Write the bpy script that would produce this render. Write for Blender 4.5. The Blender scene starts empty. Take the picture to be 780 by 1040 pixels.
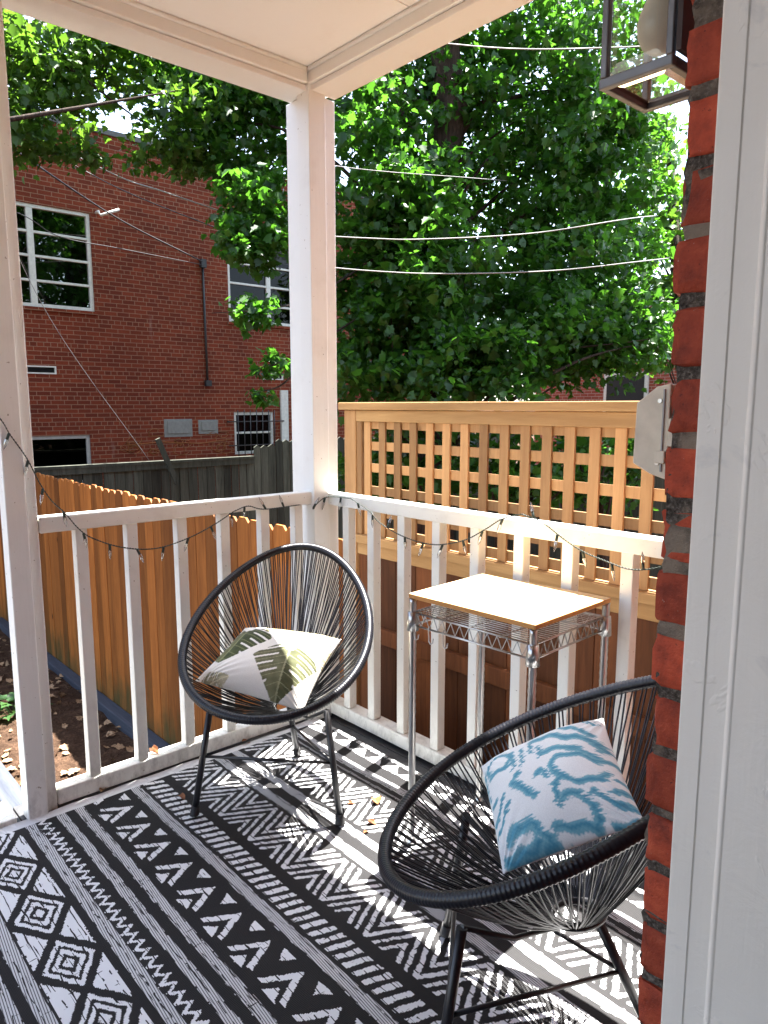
import bpy, math, random
import numpy as np
from mathutils import Vector, Matrix, Quaternion

random.seed(7)
rng = np.random.default_rng(11)
scene = bpy.context.scene
COL = scene.collection
PI = math.pi

# ------------------------------------------------------------------ camera numbers (also used to reason about real places)
YAW, PITCH, ROLL = 0.840342, 0.14452, -0.00095
CAM = np.array([0.0, 0.0, 1.45])
FPX = 740.8
_F = np.array([-math.sin(YAW) * math.cos(PITCH), math.cos(YAW) * math.cos(PITCH), -math.sin(PITCH)])
_R = np.array([math.cos(YAW), math.sin(YAW), 0.0])
_U = np.cross(_R, _F)


def at(px, py, d):
    """a point of the place seen in direction (px, py) of the photograph, d metres deep"""
    return CAM + d * (_F + _R * (px - 390) / FPX - _U * (py - 520) / FPX)


def at_x(px, py, X):
    v = at(px, py, 1.0) - CAM
    return CAM + v * (X - CAM[0]) / v[0]


def at_y(px, py, Y):
    v = at(px, py, 1.0) - CAM
    return CAM + v * (Y - CAM[1]) / v[1]


def at_z(px, py, Z):
    v = at(px, py, 1.0) - CAM
    return CAM + v * (Z - CAM[2]) / v[2]


# ------------------------------------------------------------------ node helpers
class S:
    """a float socket with arithmetic"""
    nt = None

    def __init__(self, sock):
        self.s = sock

    @staticmethod
    def op(name, *a, clamp=False):
        n = S.nt.nodes.new('ShaderNodeMath')
        n.operation = name
        n.use_clamp = clamp
        for i, x in enumerate(a):
            if isinstance(x, S):
                S.nt.links.new(x.s, n.inputs[i])
            else:
                n.inputs[i].default_value = float(x)
        return S(n.outputs[0])

    def __add__(s, o): return S.op('ADD', s, o)
    __radd__ = __add__
    def __sub__(s, o): return S.op('SUBTRACT', s, o)
    def __rsub__(s, o): return S.op('SUBTRACT', o, s)
    def __mul__(s, o): return S.op('MULTIPLY', s, o)
    __rmul__ = __mul__
    def __truediv__(s, o): return S.op('DIVIDE', s, o)
    def frac(s): return S.op('FRACT', s)
    def floor(s): return S.op('FLOOR', s)
    def abs(s): return S.op('ABSOLUTE', s)
    def lt(s, o): return S.op('LESS_THAN', s, o)
    def gt(s, o): return S.op('GREATER_THAN', s, o)
    def max(s, o): return S.op('MAXIMUM', s, o)
    def min(s, o): return S.op('MINIMUM', s, o)
    def sin(s): return S.op('SINE', s)


def band(v, a, b):
    return v.gt(a) * v.lt(b)


def newmat(name, rough=0.6, color=(0.5, 0.5, 0.5), metallic=0.0, spec=0.5):
    m = bpy.data.materials.new(name)
    m.use_nodes = True
    nt = m.node_tree
    b = nt.nodes['Principled BSDF']
    b.inputs['Base Color'].default_value = (*color, 1)
    b.inputs['Roughness'].default_value = rough
    b.inputs['Metallic'].default_value = metallic
    b.inputs['Specular IOR Level'].default_value = spec
    S.nt = nt
    return m, nt, b


def coords(nt, kind='Object'):
    n = nt.nodes.new('ShaderNodeTexCoord')
    return n.outputs[kind]


def mapping(nt, vec, scale=(1, 1, 1), rot=(0, 0, 0), loc=(0, 0, 0)):
    n = nt.nodes.new('ShaderNodeMapping')
    n.inputs['Scale'].default_value = scale
    n.inputs['Rotation'].default_value = rot
    n.inputs['Location'].default_value = loc
    nt.links.new(vec, n.inputs['Vector'])
    return n.outputs[0]


def noise(nt, vec, scale, detail=3, rough=0.55, dist=0.0):
    n = nt.nodes.new('ShaderNodeTexNoise')
    n.inputs['Scale'].default_value = scale
    n.inputs['Detail'].default_value = detail
    n.inputs['Roughness'].default_value = rough
    n.inputs['Distortion'].default_value = dist
    nt.links.new(vec, n.inputs['Vector'])
    return n.outputs['Fac']


def ramp(nt, fac, stops, interp='LINEAR'):
    n = nt.nodes.new('ShaderNodeValToRGB')
    n.color_ramp.interpolation = interp
    e = n.color_ramp.elements
    while len(e) < len(stops):
        e.new(0.5)
    for i, (p, c) in enumerate(stops):
        e[i].position = p
        e[i].color = (*c, 1) if len(c) == 3 else c
    nt.links.new(fac, n.inputs['Fac'])
    return n.outputs['Color']


def mixc(nt, fac, a, b, mode='MIX'):
    n = nt.nodes.new('ShaderNodeMix')
    n.data_type = 'RGBA'
    n.blend_type = mode
    for sock, x in ((n.inputs[0], fac), (n.inputs[6], a), (n.inputs[7], b)):
        if isinstance(x, S):
            x = x.s
        if isinstance(x, bpy.types.NodeSocket):
            nt.links.new(x, sock)
        elif isinstance(x, (int, float)):
            sock.default_value = x
        else:
            sock.default_value = (*x, 1)
    return n.outputs[2]


def bump(nt, b, h, strength=0.3, dist=0.01):
    n = nt.nodes.new('ShaderNodeBump')
    n.inputs['Strength'].default_value = strength
    n.inputs['Distance'].default_value = dist
    if isinstance(h, S):
        h = h.s
    nt.links.new(h, n.inputs['Height'])
    nt.links.new(n.outputs[0], b.inputs['Normal'])


def attr(nt, name):
    n = nt.nodes.new('ShaderNodeAttribute')
    n.attribute_name = name
    return n


# ------------------------------------------------------------------ materials
def mat_paint(name, color, dirt=(0.45, 0.40, 0.34), amount=0.35, rough=0.45, grain=0.25, grime=True):
    m, nt, b = newmat(name, rough)
    c = coords(nt)
    n1 = noise(nt, c, 5.0, 5, 0.6)
    n2 = noise(nt, mapping(nt, c, (30, 30, 3)), 1.5, 4, 0.6)
    f = ramp(nt, n1, [(0.55, (0, 0, 0)), (0.8, (1, 1, 1))])
    n = nt.nodes.new('ShaderNodeMath'); n.operation = 'MULTIPLY'
    nt.links.new(f, n.inputs[0]); n.inputs[1].default_value = amount
    col = mixc(nt, n.outputs[0], color, dirt)
    if not grime:
        nt.links.new(col, b.inputs['Base Color'])
        bump(nt, b, mixc(nt, 0.5, n2, n1), grain, 0.006)
        return m
    sp = nt.nodes.new('ShaderNodeSeparateXYZ'); nt.links.new(c, sp.inputs[0])
    n3 = noise(nt, mapping(nt, c, (1, 1, .5)), 26.0, 4, 0.65)
    gr_ = S.op('MULTIPLY', (S(n3) - 0.47) * 5.0 * (0.22 - S(sp.outputs[2])).max(0.0) * 4.0, 1.0, clamp=True)
    col = mixc(nt, gr_ * 0.55, col, (0.20, 0.18, 0.14))
    n4 = noise(nt, c, 75.0, 2, 0.5)
    chip = ramp(nt, n4, [(0.735, (0, 0, 0)), (0.75, (0.8, 0.8, 0.8))])
    col = mixc(nt, chip, col, (0.30, 0.26, 0.20))
    nt.links.new(col, b.inputs['Base Color'])
    h = mixc(nt, 0.5, n2, n1)
    bump(nt, b, h, grain, 0.006)
    return m


M = {}
M['white'] = mat_paint('white_porch_paint', (0.855, 0.86, 0.825), (0.52, 0.50, 0.43), amount=0.28)
M['rail'] = mat_paint('white_rail_paint', (0.83, 0.82, 0.76), (0.46, 0.44, 0.36), amount=0.45, grain=0.4)
M['ceiling'] = mat_paint('cream_ceiling_paint', (0.86, 0.865, 0.85), (0.70, 0.67, 0.61), amount=0.25, grain=0.12, grime=False)
M['beam'] = mat_paint('white_beam_paint', (0.855, 0.86, 0.825), (0.52, 0.50, 0.43), amount=0.25, grime=False)


def mat_casing():
    m, nt, b = newmat('old_white_door_paint', 0.5)
    c = coords(nt)
    streak = noise(nt, mapping(nt, c, (140, 140, 7)), 1.0, 4, 0.65)
    chips = noise(nt, c, 16.0, 6, 0.62, 0.6)
    big = noise(nt, c, 3.0, 3)
    col = ramp(nt, big, [(0.3, (0.83, 0.785, 0.70)), (0.7, (0.88, 0.845, 0.77))])
    f = ramp(nt, chips, [(0.60, (0, 0, 0)), (0.72, (0.55, 0.55, 0.55))])
    col = mixc(nt, f, col, (0.55, 0.54, 0.53))
    nt.links.new(col, b.inputs['Base Color'])
    n = nt.nodes.new('ShaderNodeMath'); n.operation = 'MULTIPLY_ADD'
    nt.links.new(chips, n.inputs[0]); n.inputs[1].default_value = 3.0
    nt.links.new(streak, n.inputs[2])
    peel = noise(nt, mapping(nt, c, (1, 1, .7), loc=(.3, .1, .35)), 7.0, 5, 0.6, 1.2)
    pl = ramp(nt, peel, [(0.60, (0, 0, 0)), (0.615, (1, 1, 1))])
    bump(nt, b, S(n.outputs[0]) * 0.7 + S(pl) * 0.9, 0.24, 0.003)
    return m


M['casing'] = mat_casing()


def mat_wood(name, dark, light, axis='Z', rough=0.65, moss=False, tint=True, grey=0.0, ring=9.0):
    m, nt, b = newmat(name, rough, spec=0.25)
    c = coords(nt)
    st = {'Z': (9, 9, 0.7), 'X': (0.7, 9, 9), 'Y': (9, 0.7, 9)}[axis]
    mp = mapping(nt, c, st)
    if tint:
        a = attr(nt, 'tint')
        add = nt.nodes.new('ShaderNodeVectorMath'); add.operation = 'MULTIPLY_ADD'
        nt.links.new(a.outputs['Color'], add.inputs[0])
        add.inputs[1].default_value = (37, 53, 71)
        nt.links.new(mp, add.inputs[2])
        mp = add.outputs[0]
    g1 = noise(nt, mp, 1.3, 6, 0.62, 1.2)
    g2 = noise(nt, mp, ring, 4, 0.7, 0.4)
    mm = S(g1) * 0.65 + S(g2) * 0.35
    col = ramp(nt, mm.s, [(0.28, dark), (0.5, tuple((d + l) / 2 for d, l in zip(dark, light))), (0.7, light)])
    if tint:
        sep = nt.nodes.new('ShaderNodeSeparateColor')
        nt.links.new(a.outputs['Color'], sep.inputs[0])
        k = S(sep.outputs[0]) * 0.85 + 0.52
        vm = nt.nodes.new('ShaderNodeVectorMath'); vm.operation = 'SCALE'
        nt.links.new(col, vm.inputs[0]); nt.links.new(k.s, vm.inputs['Scale'])
        col = vm.outputs[0]
    kn = nt.nodes.new('ShaderNodeTexVoronoi'); kn.inputs['Scale'].default_value = 3.3
    nt.links.new(mapping(nt, c, {'Z': (1, 1, .55), 'X': (.55, 1, 1), 'Y': (1, .55, 1)}[axis]), kn.inputs['Vector'])
    kf = ramp(nt, kn.outputs['Distance'], [(0.03, (1, 1, 1)), (0.075, (0, 0, 0))])
    col = mixc(nt, kf, col, tuple(x * 0.35 for x in dark))
    if moss:
        sp = nt.nodes.new('ShaderNodeSeparateXYZ'); nt.links.new(c, sp.inputs[0])
        mz = noise(nt, mapping(nt, c, (5, 5, 1.6)), 1.4, 5, 0.65)
        f = ((S(mz) - 0.30) * 3.4 - (S(sp.outputs[2]) - moss) * 2.2)
        f = S.op('MULTIPLY', f, 0.8, clamp=True)
        col = mixc(nt, f.min(0.85), col, (0.05, 0.055, 0.018))
    nt.links.new(col, b.inputs['Base Color'])
    bump(nt, b, mm, 0.35, 0.006)
    return m


M['fence_wood'] = mat_wood('stained_cedar', (0.16, 0.047, 0.009), (0.46, 0.165, 0.035), 'Z', moss=0.12)
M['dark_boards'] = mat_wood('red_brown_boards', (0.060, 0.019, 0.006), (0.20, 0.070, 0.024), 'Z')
M['lattice'] = mat_wood('lattice_cedar', (0.33, 0.165, 0.068), (0.53, 0.305, 0.135), 'Z', tint=True)
M['lattice_h'] = mat_wood('cedar_rail', (0.31, 0.165, 0.065), (0.49, 0.30, 0.130), 'X', tint=False)
M['grey_boards'] = mat_wood('weathered_boards', (0.018, 0.022, 0.016), (0.105, 0.108, 0.085), 'Z', 0.85, moss=0.0)
M['board_top'] = mat_wood('birch_board', (0.62, 0.42, 0.22), (0.80, 0.62, 0.38), 'X', 0.4, tint=False)
M['board_edge'] = mat_wood('board_edge_oak', (0.45, 0.20, 0.055), (0.62, 0.33, 0.11), 'X', 0.5, tint=False)
M['timber'] = mat_wood('blue_grey_timber', (0.028, 0.033, 0.045), (0.075, 0.085, 0.11), 'X', 0.8, tint=False)


def simple(name, color, rough=0.5, metallic=0.0, spec=0.5, var=0.12, scale=20, bmp=0.0):
    m, nt, b = newmat(name, rough, color, metallic, spec)
    c = coords(nt)
    n = noise(nt, c, scale, 4, 0.6)
    lo = tuple(x * (1 - var) for x in color); hi = tuple(min(1, x * (1 + var)) for x in color)
    nt.links.new(ramp(nt, n, [(0.3, lo), (0.7, hi)]), b.inputs['Base Color'])
    if bmp:
        bump(nt, b, n, bmp, 0.004)
    return m


M['cord'] = simple('black_vinyl_cord', (0.007, 0.0075, 0.011), 0.33, spec=0.4)
M['black_steel'] = simple('black_steel', (0.012, 0.012, 0.014), 0.35)
M['rubber'] = simple('black_rubber', (0.015, 0.015, 0.016), 0.7)
M['chrome'] = simple('zinc_chrome', (0.50, 0.50, 0.49), 0.28, 1.0)
M['lantern_metal'] = simple('pewter_lantern_metal', (0.17, 0.17, 0.17), 0.36, 0.7)
M['lantern_back'] = simple('dark_brown_metal', (0.035, 0.018, 0.012), 0.45, 0.3)
M['box_plastic'] = simple('weathered_beige_plastic', (0.64, 0.59, 0.47), 0.55, bmp=0.1)
M['box_grey'] = simple('grey_plastic', (0.30, 0.31, 0.31), 0.5)
M['box_dark'] = simple('gap_shade_colour', (0.02, 0.02, 0.02), 0.8)
M['cable_green'] = simple('dark_green_wire', (0.012, 0.025, 0.018), 0.45)
M['wire_black'] = simple('black_cable', (0.015, 0.013, 0.014), 0.5)
M['wire_white'] = simple('pale_line', (0.55, 0.55, 0.53), 0.5)
M['wire_dim'] = simple('grey_line', (0.16, 0.15, 0.15), 0.6)
M['wire_line'] = simple('dull_white_line', (0.26, 0.26, 0.25), 0.6)
M['win_frame'] = simple('aged_white_window_paint', (0.62, 0.62, 0.58), 0.5)
M['win_grey'] = simple('grey_window_paint', (0.34, 0.34, 0.33), 0.6)
M['blind'] = simple('cream_blind', (0.60, 0.56, 0.42), 0.7)
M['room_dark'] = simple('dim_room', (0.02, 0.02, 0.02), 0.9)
M['bars'] = simple('black_iron', (0.02, 0.02, 0.022), 0.5)
M['concrete'] = simple('grey_concrete_patch', (0.20, 0.20, 0.19), 0.85, bmp=0.3)
M['graffiti'] = simple('orange_spray_paint', (0.24, 0.075, 0.015), 0.7)
M['plaster'] = simple('interior_plaster', (0.60, 0.585, 0.55), 0.8)
M['deck'] = simple('dark_grey_deck_paint', (0.045, 0.046, 0.05), 0.55, var=0.4, bmp=0.2)
M['roofing'] = simple('grey_roofing', (0.12, 0.12, 0.12), 0.9)
M['dry_leaf'] = simple('dry_brown_leaf', (0.26, 0.10, 0.035), 0.7, var=0.5, scale=60)
M['dry_leaf_pale'] = simple('pale_dry_leaf', (0.27, 0.17, 0.09), 0.7, var=0.4, scale=60)
M['bulb_frost'] = simple('frosted_bulb', (0.80, 0.72, 0.56), 0.35)
M['bulb_base'] = simple('white_bulb_base', (0.75, 0.73, 0.70), 0.4)


def mat_glass(name, tint=(1, 1, 1), rough=0.0, alpha=0.12, k=1.6):
    """thin window glass: mostly see-through, with a mirror-like coat"""
    m = bpy.data.materials.new(name); m.use_nodes = True
    nt = m.node_tree; nt.nodes.clear()
    out = nt.nodes.new('ShaderNodeOutputMaterial')
    g = nt.nodes.new('ShaderNodeBsdfGlossy'); g.inputs['Roughness'].default_value = rough
    t = nt.nodes.new('ShaderNodeBsdfTransparent'); t.inputs['Color'].default_value = (*tint, 1)
    fr = nt.nodes.new('ShaderNodeFresnel'); fr.inputs['IOR'].default_value = 1.5
    c = nt.nodes.new('ShaderNodeTexCoord')
    n = nt.nodes.new('ShaderNodeTexNoise'); n.inputs['Scale'].default_value = 3.0
    nt.links.new(c.outputs['Object'], n.inputs['Vector'])
    b = nt.nodes.new('ShaderNodeBump'); b.inputs['Strength'].default_value = 0.05; b.inputs['Distance'].default_value = 0.02
    nt.links.new(n.outputs['Fac'], b.inputs['Height']); nt.links.new(b.outputs[0], g.inputs['Normal'])
    ma = nt.nodes.new('ShaderNodeMath'); ma.operation = 'MULTIPLY_ADD'
    nt.links.new(fr.outputs[0], ma.inputs[0]); ma.inputs[1].default_value = k; ma.inputs[2].default_value = alpha
    mx = nt.nodes.new('ShaderNodeMixShader')
    nt.links.new(ma.outputs[0], mx.inputs[0]); nt.links.new(t.outputs[0], mx.inputs[1]); nt.links.new(g.outputs[0], mx.inputs[2])
    nt.links.new(mx.outputs[0], out.inputs[0])
    return m


M['glass'] = mat_glass('lantern_glass', (0.96, 0.98, 0.97), 0.02, 0.0, 0.8)
M['bevel_glass'] = mat_glass('bevelled_glass_edge', (0.92, 0.97, 0.97), 0.08, 0.14, 1.2)
M['window_glass'] = mat_glass('dark_window_glass', (0.35, 0.37, 0.38), 0.01, 0.20)
M['black_glass'] = mat_glass('unlit_window_glass', (0.2, 0.21, 0.22), 0.01, 0.0, 0.45)
M['bulb_glass'] = mat_glass('clear_mini_bulb', (0.95, 0.97, 0.95), 0.05, 0.25)


def mat_brickwork(name, c1, c2, mortar, axes='YZ', msize=0.011, row=0.0677, width=0.2032, squash=0.5, freq=6):
    m, nt, b = newmat(name, 0.85, spec=0.2)
    c = coords(nt)
    sp = nt.nodes.new('ShaderNodeSeparateXYZ'); nt.links.new(c, sp.inputs[0])
    cb = nt.nodes.new('ShaderNodeCombineXYZ')
    nt.links.new(sp.outputs['XYZ'.index(axes[0])], cb.inputs[0]); nt.links.new(sp.outputs['XYZ'.index(axes[1])], cb.inputs[1])
    # slightly wavering courses
    w = noise(nt, c, 1.3, 2)
    ad = nt.nodes.new('ShaderNodeVectorMath'); ad.operation = 'MULTIPLY_ADD'
    nw = nt.nodes.new('ShaderNodeCombineXYZ'); nt.links.new(w, nw.inputs[1])
    nt.links.new(nw.outputs[0], ad.inputs[0]); ad.inputs[1].default_value = (0, 0.012, 0); nt.links.new(cb.outputs[0], ad.inputs[2])
    t = nt.nodes.new('ShaderNodeTexBrick')
    t.offset = 0.5; t.offset_frequency = 2; t.squash = squash; t.squash_frequency = freq
    nt.links.new(ad.outputs[0], t.inputs['Vector'])
    t.inputs['Scale'].default_value = 1.0
    t.inputs['Mortar Size'].default_value = msize / 2
    t.inputs['Mortar Smooth'].default_value = 0.15
    t.inputs['Brick Width'].default_value = width
    t.inputs['Row Height'].default_value = row
    t.inputs['Bias'].default_value = 0.0
    t.inputs['Color1'].default_value = (*c1, 1); t.inputs['Color2'].default_value = (*c2, 1); t.inputs['Mortar'].default_value = (*mortar, 1)
    big = noise(nt, c, 0.55, 4, 0.6)
    fine = noise(nt, c, 60, 3, 0.7)
    col = mixc(nt, 0.55, t.outputs['Color'], ramp(nt, big, [(0.3, (0.62, 0.60, 0.60)), (0.7, (1.25, 1.25, 1.25))]), 'MULTIPLY')
    col = mixc(nt, 0.5, col, ramp(nt, fine, [(0.25, (0.55, 0.55, 0.55)), (0.75, (1.35, 1.35, 1.35))]), 'MULTIPLY')
    # chalky run-off streaks
    stn = noise(nt, mapping(nt, c, (2.2, 2.2, 0.35)), 1.0, 5, 0.7)
    col = mixc(nt, ramp(nt, stn, [(0.66, (0, 0, 0)), (0.8, (0.3, 0.3, 0.3))]), col, (0.42, 0.34, 0.30))
    nt.links.new(col, b.inputs['Base Color'])
    h = S(1.0 - S(t.outputs['Fac']).s if False else t.outputs['Fac']) * -1.0 + S(fine) * 0.25
    bump(nt, b, h, 0.6, 0.008)
    return m


M['far_brick'] = mat_brickwork('old_red_brickwork', (0.20, 0.039, 0.017), (0.125, 0.024, 0.012), (0.27, 0.145, 0.092))
M['far_brick_x'] = mat_brickwork('red_brickwork_beyond', (0.32, 0.085, 0.055), (0.25, 0.06, 0.04), (0.42, 0.32, 0.27), 'XZ')


def mat_near_brick():
    m, nt, b = newmat('red_painted_brick', 0.7, spec=0.3)
    c = coords(nt)
    a = attr(nt, 'tint')
    n1 = noise(nt, c, 28, 5, 0.65)
    n2 = noise(nt, c, 140, 4, 0.7)
    col = ramp(nt, n1, [(0.25, (0.15, 0.026, 0.014)), (0.5, (0.36, 0.056, 0.024)), (0.75, (0.50, 0.100, 0.042))])
    sep = nt.nodes.new('ShaderNodeSeparateColor'); nt.links.new(a.outputs['Color'], sep.inputs[0])
    vm = nt.nodes.new('ShaderNodeVectorMath'); vm.operation = 'SCALE'
    nt.links.new(col, vm.inputs[0]); nt.links.new((S(sep.outputs[0]) * 0.6 + 0.7).s, vm.inputs['Scale'])
    spots = ramp(nt, n2, [(0.69, (0, 0, 0)), (0.73, (0.8, 0.8, 0.8))])
    col = mixc(nt, spots, vm.outputs[0], (0.45, 0.36, 0.30))
    pits = ramp(nt, n2, [(0.30, (0.7, 0.7, 0.7)), (0.36, (0, 0, 0))])
    col = mixc(nt, pits, col, (0.05, 0.012, 0.010))
    nt.links.new(col, b.inputs['Base Color'])
    bump(nt, b, S(n1) * 1.0 + S(n2) * 0.5, 0.7, 0.006)
    return m


def mat_mortar():
    m, nt, b = newmat('coarse_mortar', 0.95, spec=0.1)
    c = coords(nt)
    n1 = noise(nt, c, 190, 4, 0.75)
    n2 = noise(nt, c, 14, 3)
    col = ramp(nt, n1, [(0.3, (0.03, 0.025, 0.02)), (0.52, (0.11, 0.095, 0.08)), (0.72, (0.30, 0.27, 0.23))])
    col = mixc(nt, ramp(nt, n2, [(0.5, (0, 0, 0)), (0.62, (1, 1, 1))]), col, (0.30, 0.245, 0.19), 'MIX')
    nt.links.new(col, b.inputs['Base Color'])
    bump(nt, b, n1, 1.0, 0.006)
    return m


M['near_brick'] = mat_near_brick()
M['mortar'] = mat_mortar()


def mat_soil():
    m, nt, b = newmat('bare_soil', 0.95, spec=0.1)
    c = coords(nt)
    n1 = noise(nt, c, 9, 6, 0.7)
    n2 = noise(nt, c, 55, 4, 0.7)
    v = nt.nodes.new('ShaderNodeTexVoronoi'); v.inputs['Scale'].default_value = 22; nt.links.new(c, v.inputs['Vector'])
    col = ramp(nt, (S(n1) * 0.55 + S(n2) * 0.45).s, [(0.3, (0.022, 0.012, 0.008)), (0.5, (0.065, 0.038, 0.024)), (0.72, (0.17, 0.10, 0.062))])
    nt.links.new(col, b.inputs['Base Color'])
    bump(nt, b, S(n1) * 1.0 + S(n2) * 0.6 + S(v.outputs['Distance']) * 0.5, 1.0, 0.05)
    return m


M['soil'] = mat_soil()


def mat_leaf(name, dark, light, trans, gloss=0.42):
    m = bpy.data.materials.new(name); m.use_nodes = True
    nt = m.node_tree; b = nt.nodes['Principled BSDF']; out = nt.nodes['Material Output']
    S.nt = nt
    a = attr(nt, 'tint')
    sep = nt.nodes.new('ShaderNodeSeparateColor'); nt.links.new(a.outputs['Color'], sep.inputs[0])
    col = ramp(nt, sep.outputs[0], [(0.0, dark), (1.0, light)])
    nt.links.new(col, b.inputs['Base Color'])
    b.inputs['Roughness'].default_value = gloss
    b.inputs['Specular IOR Level'].default_value = 0.42
    t = nt.nodes.new('ShaderNodeBsdfTranslucent')
    tc = ramp(nt, sep.outputs[1], [(0.0, tuple(x * 0.6 for x in trans)), (1.0, trans)])
    nt.links.new(tc, t.inputs['Color'])
    mx = nt.nodes.new('ShaderNodeMixShader'); mx.inputs[0].default_value = 0.42
    nt.links.new(b.outputs[0], mx.inputs[1]); nt.links.new(t.outputs[0], mx.inputs[2])
    nt.links.new(mx.outputs[0], out.inputs[0])
    return m


M['leaf'] = mat_leaf('maple_leaf', (0.012, 0.050, 0.008), (0.042, 0.120, 0.016), (0.12, 0.37, 0.026))
M['leaf_light'] = mat_leaf('light_leaf', (0.016, 0.052, 0.007), (0.048, 0.115, 0.016), (0.17, 0.37, 0.03))
M['weed'] = mat_leaf('weed_leaf', (0.02, 0.065, 0.02), (0.05, 0.12, 0.035), (0.10, 0.22, 0.05))


def mat_bark():
    m, nt, b = newmat('dark_bark', 0.9, spec=0.2)
    c = coords(nt)
    n = noise(nt, mapping(nt, c, (14, 14, 3)), 1.6, 6, 0.7, 0.6)
    nt.links.new(ramp(nt, n, [(0.3, (0.015, 0.010, 0.008)), (0.7, (0.085, 0.06, 0.045))]), b.inputs['Base Color'])
    bump(nt, b, n, 0.9, 0.03)
    return m


M['bark'] = mat_bark()


def mat_print(name, attrname='print', rough=0.85):
    """printed cloth: the print itself comes from the attribute, the weave from noise"""
    m, nt, b = newmat(name, rough, spec=0.2)
    a = attr(nt, attrname)
    c = coords(nt)
    n = noise(nt, c, 420, 2, 0.6)
    w = noise(nt, c, 9, 3)
    col = mixc(nt, 0.5, a.outputs['Color'], ramp(nt, n, [(0.3, (0.84, 0.84, 0.84)), (0.7, (1.1, 1.1, 1.1))]), 'MULTIPLY')
    nt.links.new(col, b.inputs['Base Color'])
    bump(nt, b, S(n) * 0.25 + S(w) * 1.0, 0.35, 0.006)
    b.inputs['Sheen Weight'].default_value = 0.15
    return m


M['print'] = mat_print('printed_cotton')


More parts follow.
